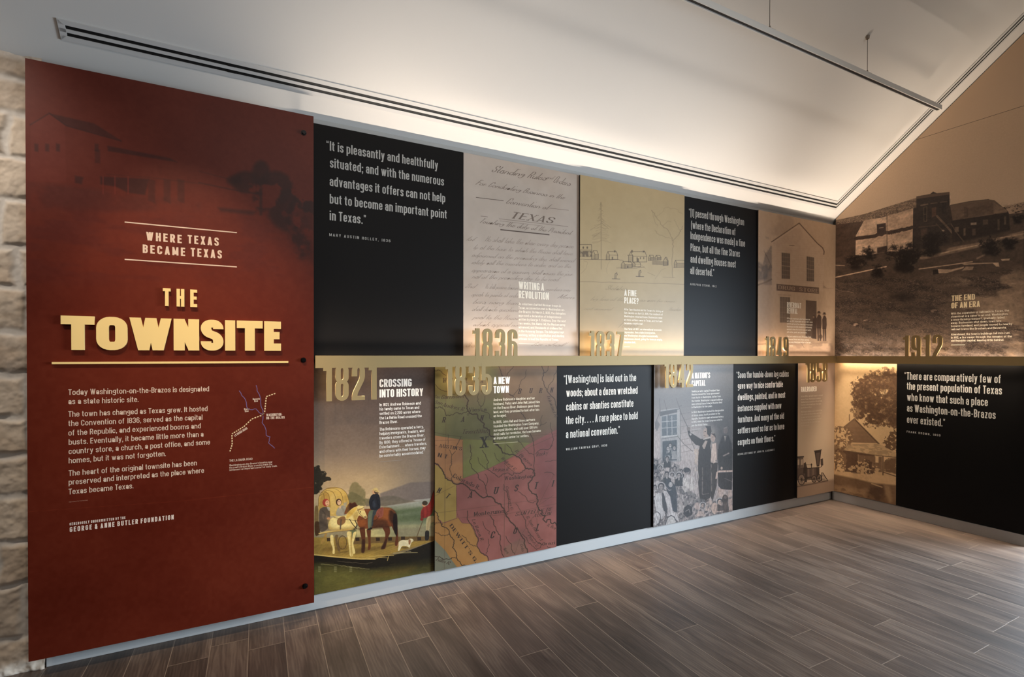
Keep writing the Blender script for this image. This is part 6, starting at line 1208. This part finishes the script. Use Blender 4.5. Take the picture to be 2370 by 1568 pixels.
    c.poly([(1300, 1070), (1480, 1075), (1640, 1040), (1630, 1060), (1420, 1120), (1310, 1120)], (164, 136, 112), .95, 1.5); c.poly([(1260, 1080), (1320, 1070), (1330, 1130), (1260, 1140)], (36, 28, 25), 1, 2); c.poly([(1600, 1000), (2060, 990), (2070, 1040), (2030, 1040), (1990, 1000), (1800, 1010), (1640, 1020)], (168, 140, 115), .9, 2); c.poly([(1610, 1090), (1660, 1040), (1760, 1040), (1740, 1080)], (150, 124, 102), .9, 2); c.poly([(2090, 950), (2200, 940), (2190, 965), (2100, 970)], (172, 144, 118), .9, 2); c.line([(1800, 940), (1890, 895)], 22, (130, 106, 88), .8, 2)
    # bushes
    def bush(x, y, r, n, sd, al=.75, col=(30, 23, 20)):
        rr = random.Random(sd)
        for k in range(5): c.ell(x+rr.uniform(-.5, .5)*r, y+rr.uniform(-.45, .25)*r, r*rr.uniform(.35, .6), r*rr.uniform(.3, .5), col, .75, rr.uniform(-30, 30), 8, leaves(70, .47, sd+k, .10, 5))
        c.ell(x, y+r*.3, r*.5, r*.25, col, .8, 0, 14)
        for k in range(n):
            a = rr.uniform(-1.2, 1.2); L = r*rr.uniform(.5, 1.25); b = a+rr.uniform(-.3, .3)
            c.line(wig([(x+rr.uniform(-.3, .3)*r, y+r*.4), (x+math.sin(a)*L*.6, y-math.cos(a)*L*.55), (x+math.sin(b)*L, y-math.cos(b)*L)], 3, 7, k), rr.uniform(2, 4), col, al*.75, .6)
            if k % 2: c.ell(x+math.sin(b)*L*.9, y-math.cos(b)*L*.85, r*.16, r*.13, col, .6, 0, 4, leaves(110, .5, k, .1))
    bush(320, 1010, 130, 26, 3); bush(900, 990, 230, 60, 5, .8); bush(1260, 800, 190, 44, 8, .7); bush(1950, 820, 150, 34, 2, .6); bush(2200, 780, 110, 22, 7, .6); bush(480, 900, 110, 20, 13, .6); bush(600, 1120, 110, 18, 14, .5); bush(2300, 470, 90, 16, 12, .5)
    c.o = m2
    S_ = c.box(1925, 2372, 615, 835)
    if S_:
        A, Z = c.A[S_], c.Z[S_]; q = A*.96-Z*.28; r2 = Z+A*.18
        n1 = fbm(A*7, r2*30, 51, 6, .62); n2 = fbm(A*150, r2*240, 52, 3); low = smooth(625, 650, c.Y[S_]+(c.X[S_]-2140)*.06)
        c.mix(S_, low*smooth(.36, .70, n1)*.62, (40, 32, 28)); c.mix(S_, low*smooth(.42, .74, n2)*.34, (106, 88, 74)); c.mix(S_, low*smooth(.58, .74, n2)*.3*smooth(.35, .6, n1), (150, 128, 110))
        rt = low*smooth(.5, .62, fbm(A*4, r2*12, 61, 4)+.22*smooth(2230, 2360, c.X[S_])-.18*smooth(700, 740, c.Y[S_]))*smooth(2140, 2300, c.X[S_]); c.mix(S_, rt*.7, (138, 114, 93))
        lw = low*smooth(765, 830, c.Y[S_]); c.mix(S_, lw*.55*smooth(.42, .6, fbm(A*26, r2*40, 71, 4)), (118, 102, 92))
    for x, y, rx, ry in ((320, 800, 30, 18), (1270, 630, 40, 18), (440, 748, 30, 8)): c.ell(x, y, rx, ry, (140, 116, 98), .9, -6, 1.5); c.ell(x+rx*.7, y+ry*.6, rx*.7, ry*.7, (36, 28, 25), .7, 0, 3)
    c.line(wig([(70, 360), (160, 390), (290, 410)], 3, 5, 2), 6, (120, 98, 82), .8); c.ell(900, 470, 160, 50, (28, 22, 20), .6, 0, 20); c.ell(1100, 600, 220, 60, (32, 26, 23), .5, 0, 26)
    gm = (fbm(c.A*70, c.Z*70, 91, 4)-.5)*.30+(fbm(c.A*14, c.Z*30, 92, 4)-.5)*.35; hz = smooth(0, 14, c.Y-np.interp(c.X, [1930, 1998, 2120, 2200, 2201, 2300, 2370], [510, 498, 458, 445, 476, 462, 470])); c.c *= (1+gm*hz)[..., None]
    c.noise(4, 160, 160, 5)
    c.build(root, gain=1.42)
    z = m2
    texts(root, B0, 'heading', (240, 216, 172), HEAD, [ZL(z, 'THE END', 1487, 515, 1772, None, 69), ZL(z, 'OF AN ERA', 1485, 603, 1834, None, 70)])
    B = [('With the expansion of railroads in Texas, the', 677, 2188), ('steamboat era came to an end. Washington,', 715, 2178), ('a once-thriving riverport, gradually faded', 753, 2132), ('away. Businesses shut down, town lots', 791, 2093), ('became farmland, and people moved to nearby', 830, 2228), ('railroad towns like Brenham and Navasota.', 869, 2158), ("Abandoned, the town's buildings fell into ruin.", 931, 2204), ('In 1912, a fire swept through the remains of the', 970, 2222), ('old Republic capital, leaving little behind.', 1008, 2126)]
    texts(root, B0, 'body_text', (236, 220, 194), BODY, [ZL(z, t, 1481, y, x, None, 24) for t, y, x in B])
    rules(root, B0, (236, 220, 194), [((z[0]+1480/z[2], z[1]+1048/z[2]), (z[0]+1652/z[2], z[1]+1046/z[2]), .004)])
    # upper part of the mural, above the joint: plain sky
    loc = B0.pt(1.1, zs); r2 = empty('mural_panel', tuple(map(float, loc))); tag(r2, 'plain tan upper mural panel under the slope of the ceiling, above the ruins', 'mural')
    mb = MB(); pt = [B0.pt(a, zz) for a, zz in ((asx+.004, zs+.0012), (a1, zs+.0012), (a1, float(top(a1))))]
    mb.prism(pt, B0.pt(0, 0, -.026)-B0.pt(0, 0)); mb.build('board', EDGE, r2)
    na = 60; A = np.linspace(asx+.004, a1, na); Zt = top(A); g = np.linspace(0, 1, 40)[:, None]
    Zg = zs+.0012+(1-g)*(Zt-zs-.0012)[None, :]; Ag = np.repeat(A[None, :], 40, 0)
    grid_mesh('picture', B0.pt(Ag, Zg, .0004), lin(np.broadcast_to(np.array([176., 149, 123]), (40, na, 3)))*1.48, PRINT, r2)
mural()

# ------------------------------------------------------------------ rails with the years
GOLD = mat('champagne_gold_metal', (178, 152, 104), .6, metal=.1, spec=.3)
LEDM_A = mat('lit_strip', (255, 240, 220), emit=(*LED_COL['A'], LED_A)); LEDM_B = mat('lit_strip_bright', (255, 240, 220), emit=(*LED_COL['B'], LED_B))
DARKM = mat('dark_channel', (60, 52, 44), .5)
RZ0, RZ1 = 1.371, 1.4405
FA, FB = Face('A', -.100), Face('B', -.100)
def rail(face, a0, a1, label, led, years):
    root = empty('timeline_rail', tuple(map(float, face.pt((a0+a1)/2, 1.405)))); tag(root, label, 'rail')
    def bx(y0, y1, z0, z1, e0=0, e1=0):
        m = MB(); p = face.pt(a0+e0, z0)*0
        k = 1 if face.wall == 'A' else 0
        lo = [0, 0, z0]; hi = [0, 0, z1]; ax = 1-k
        lo[k] = -y0; hi[k] = -y1
        q0, q1 = (a0+e0, a1-e1) if face.wall == 'A' else (-(a0+e0), -(a1-e1)); lo[ax] = q0; hi[ax] = q1
        m.box(lo, hi); return m
    bx(.088, .100, RZ0, RZ1).build('face_plate', GOLD, root, bevel=.0012)
    bx(.0435, .088, 1.386, 1.426, .02, .015).build('back_channel', DARKM, root)
    bx(.058, .078, 1.4262, 1.4292, .02, .04).build('light_strip', led, root)
    bx(.058, .078, 1.3828, 1.3858, .02, .04).build('light_strip', led, root)
    up, dn = (UP_A, DOWN_A) if face.wall == 'A' else (UP_B, DOWN_B)
    for zz, rx, pw in ((1.4296, math.pi, up), (1.3824, 0, dn)):
        o = lamp('strip_beam', 'AREA', tuple(map(float, face.pt((a0+a1)/2, zz)+(face.pt(0, 0, -.032)-face.pt(0, 0)))), (0, 0, 0), pw, LED_COL[face.wall], shape='RECTANGLE', size=a1-a0-.03, size_y=.012, spread=math.radians(62 if rx else 54))
        t = math.radians(5 if rx else 9); up_ = 1 if rx else -1      # tipped slightly into the room
        dz = Vector((0, -math.sin(t), up_*math.cos(t))) if face.wall == 'A' else Vector((-math.sin(t), 0, up_*math.cos(t)))
        ax = Vector((1, 0, 0)) if face.wall == 'A' else Vector((0, 1, 0))
        o.rotation_euler = Matrix((ax, (-dz).cross(ax), -dz)).transposed().to_euler()
    for yr, x0, x1, ytip, up in years:
        # digits are cut from the same plate: cap height reaches into the rail
        zt = float(face.px(x0, ytip)[1])
        aL = aX(face, x0, ytip); aR = aX(face, x1, ytip)
        z0, z1 = (RZ1-.03, zt) if up else (zt, RZ0+.022)
        parts, w = layout(yr, NUM); k = (aR-aL)/w
        for ch, (x, v, t, ed) in zip(yr, parts):
            m = MB(); face.put(m, v, t, ed, aL, z0, k, (z1-z0)/100., x, lift=.0003, depth=.0115)
            o = m.build('numeral', GOLD, root, fix=False); o['label'] = 'gold cut-out digit %s of the year %s' % (ch, yr)
    return root
rail(FA, -4.913, -.1001, 'champagne gold timeline rail along the long back wall with cut-out years 1821 to 1858', LEDM_A,
     [('1821', 747, 872, 930, False), ('1835', 1030, 1138, 918, False), ('1842', 1537, 1604, 899, False), ('1858', 1866, 1915.5, 886, False),
      ('1836', 1094, 1198, 760, True), ('1837', 1363, 1445, 766, True), ('1849', 1772, 1825.5, 779, True)])
rail(FB, .1001, 1.475, 'gold timeline rail along the short right wall with the year 1912', LEDM_B, [('1912', 2089, 2181, 777, True)])

# ------------------------------------------------------------------ ceiling slot diffuser
FRAME = mat('diffuser_white', (214, 210, 205), .45); SLOTB = mat('slot_black', (9, 8, 7), .6)
root = empty('air_diffuser', ceil_pt(-3, .18)); tag(root, 'white linear air diffuser with two black slots along the ceiling edge', 'air vent')
XM = -.192          # middle of the leg beside the right wall
def leg_x(s): return XM+(.18-s)     # mitre: distance s on the long leg meets x on the short leg
SE = 2.6
def strips(name, m, bands, n0, n1):
    for s0, s1 in bands:
        mm = MB()
        e = .022 if (s0, s1) in ((.136, .1575), (.2045, .226)) or m is SLOTB else 0
        xl = -5.983
        nv = np.array(ceil_pt(0, 0, n1))-np.array(ceil_pt(0, 0, n0))
        mm.prism([ceil_pt(xl, s0, n0), ceil_pt(leg_x(s0), s0, n0), ceil_pt(leg_x(s1), s1, n0), ceil_pt(xl, s1, n0)], nv)
        mm.prism([ceil_pt(leg_x(s0), s0, n0), ceil_pt(leg_x(s0), SE, n0), ceil_pt(leg_x(s1), SE, n0), ceil_pt(leg_x(s1), s1, n0)], nv)
        mm.build(name, m, root)
strips('slot_backing', SLOTB, [(.139, .222)], .0006, .0016)
strips('flange', FRAME, [(.136, .1575), (.2045, .226)], .0005, .005)
strips('centre_bar', FRAME, [(.1735, .1885)], .0016, .005)
mm = MB(); nv = np.array(ceil_pt(0, 0, .005))-np.array(ceil_pt(0, 0, .0005))
mm.prism([ceil_pt(-5.985, .136, .0005), ceil_pt(-5.960, .160, .0005), ceil_pt(-5.960, .203, .0005), ceil_pt(-5.985, .226, .0005)], nv); mm.build('end_cap', FRAME, root)
for k, xx in enumerate((-5.33, -4.79, -4.32, -3.85, -3.2, -2.55, -1.9, -1.25, -.7)):
    for s0, s1 in ((.1575, .1735), (.1885, .2045)):
        mm = MB(); mm.prism([ceil_pt(xx, s0, .0016), ceil_pt(xx+.035, s0, .0016), ceil_pt(xx+.035, s1, .0016), ceil_pt(xx, s1, .0016)], np.array(ceil_pt(0, 0, .004))-np.array(ceil_pt(0, 0, .0016))); mm.build('slot_clip', SLOTB, root)

# ------------------------------------------------------------------ suspended lighting track
TRK = mat('track_grey', (236, 233, 226), .45); WIRE = mat('steel_wire', (90, 82, 72), .4, metal=.8); CHROME = mat('nickel', (150, 140, 128), .3, metal=.9)
TY0, TY1, TZ0, TZ1 = -1.115, -1.080, 3.338, 3.373
root = empty('lighting_track', (-4, -1.097, TZ0)); tag(root, 'long grey lighting track hung from the sloping ceiling on thin wires', 'lighting track')
mm = MB(); t = .007
mm.box((-8.5, TY0, TZ0), (-.497, TY0+t, TZ1)); mm.box((-8.5, TY1-t, TZ0), (-.497, TY1, TZ1)); mm.box((-8.5, TY0+t, TZ1-t), (-.497, TY1-t, TZ1))
mm.build('housing', TRK, root, bevel=.001)
mm = MB(); mm.box((-8.5, TY0+t, TZ0+.006), (-.515, TY1-t, TZ0+.010)); mm.build('slot', mat('track_slot', (44, 38, 33), .5), root)
mm = MB(); mm.box((-.515, TY0+t, TZ0), (-.497, TY1-t, TZ1-t)); mm.build('end_cap', TRK, root)
yc = -1.097; zc = ZC-.7794*yc
for xx in (-1.48, -2.50, -3.60, -4.70, -5.80, -6.9):
    mm = MB(); mm.tube((xx, yc, TZ1+.012), (xx, yc, zc-.014), .0016, 8); wo = mm.build('suspension_wire', WIRE, root)
    mm = MB(); mm.tube((xx, yc, zc-.022), (xx, yc, zc-.001), .011, 12, .013); mm.build('canopy', CHROME, root)
    mm = MB(); mm.box((xx-.008, yc-.008, TZ1), (xx+.042, yc+.008, TZ1+.010)); mm.tube((xx, yc, TZ1+.006), (xx, yc, TZ1+.022), .005, 10); mm.build('wire_clamp', CHROME, root)
for p, q, pw, ang, lc in SPOTS:
    lamp('track_spot', 'SPOT', p, q, pw, lc, spot_size=math.radians(ang), spot_blend=.9, shadow_soft_size=.02)
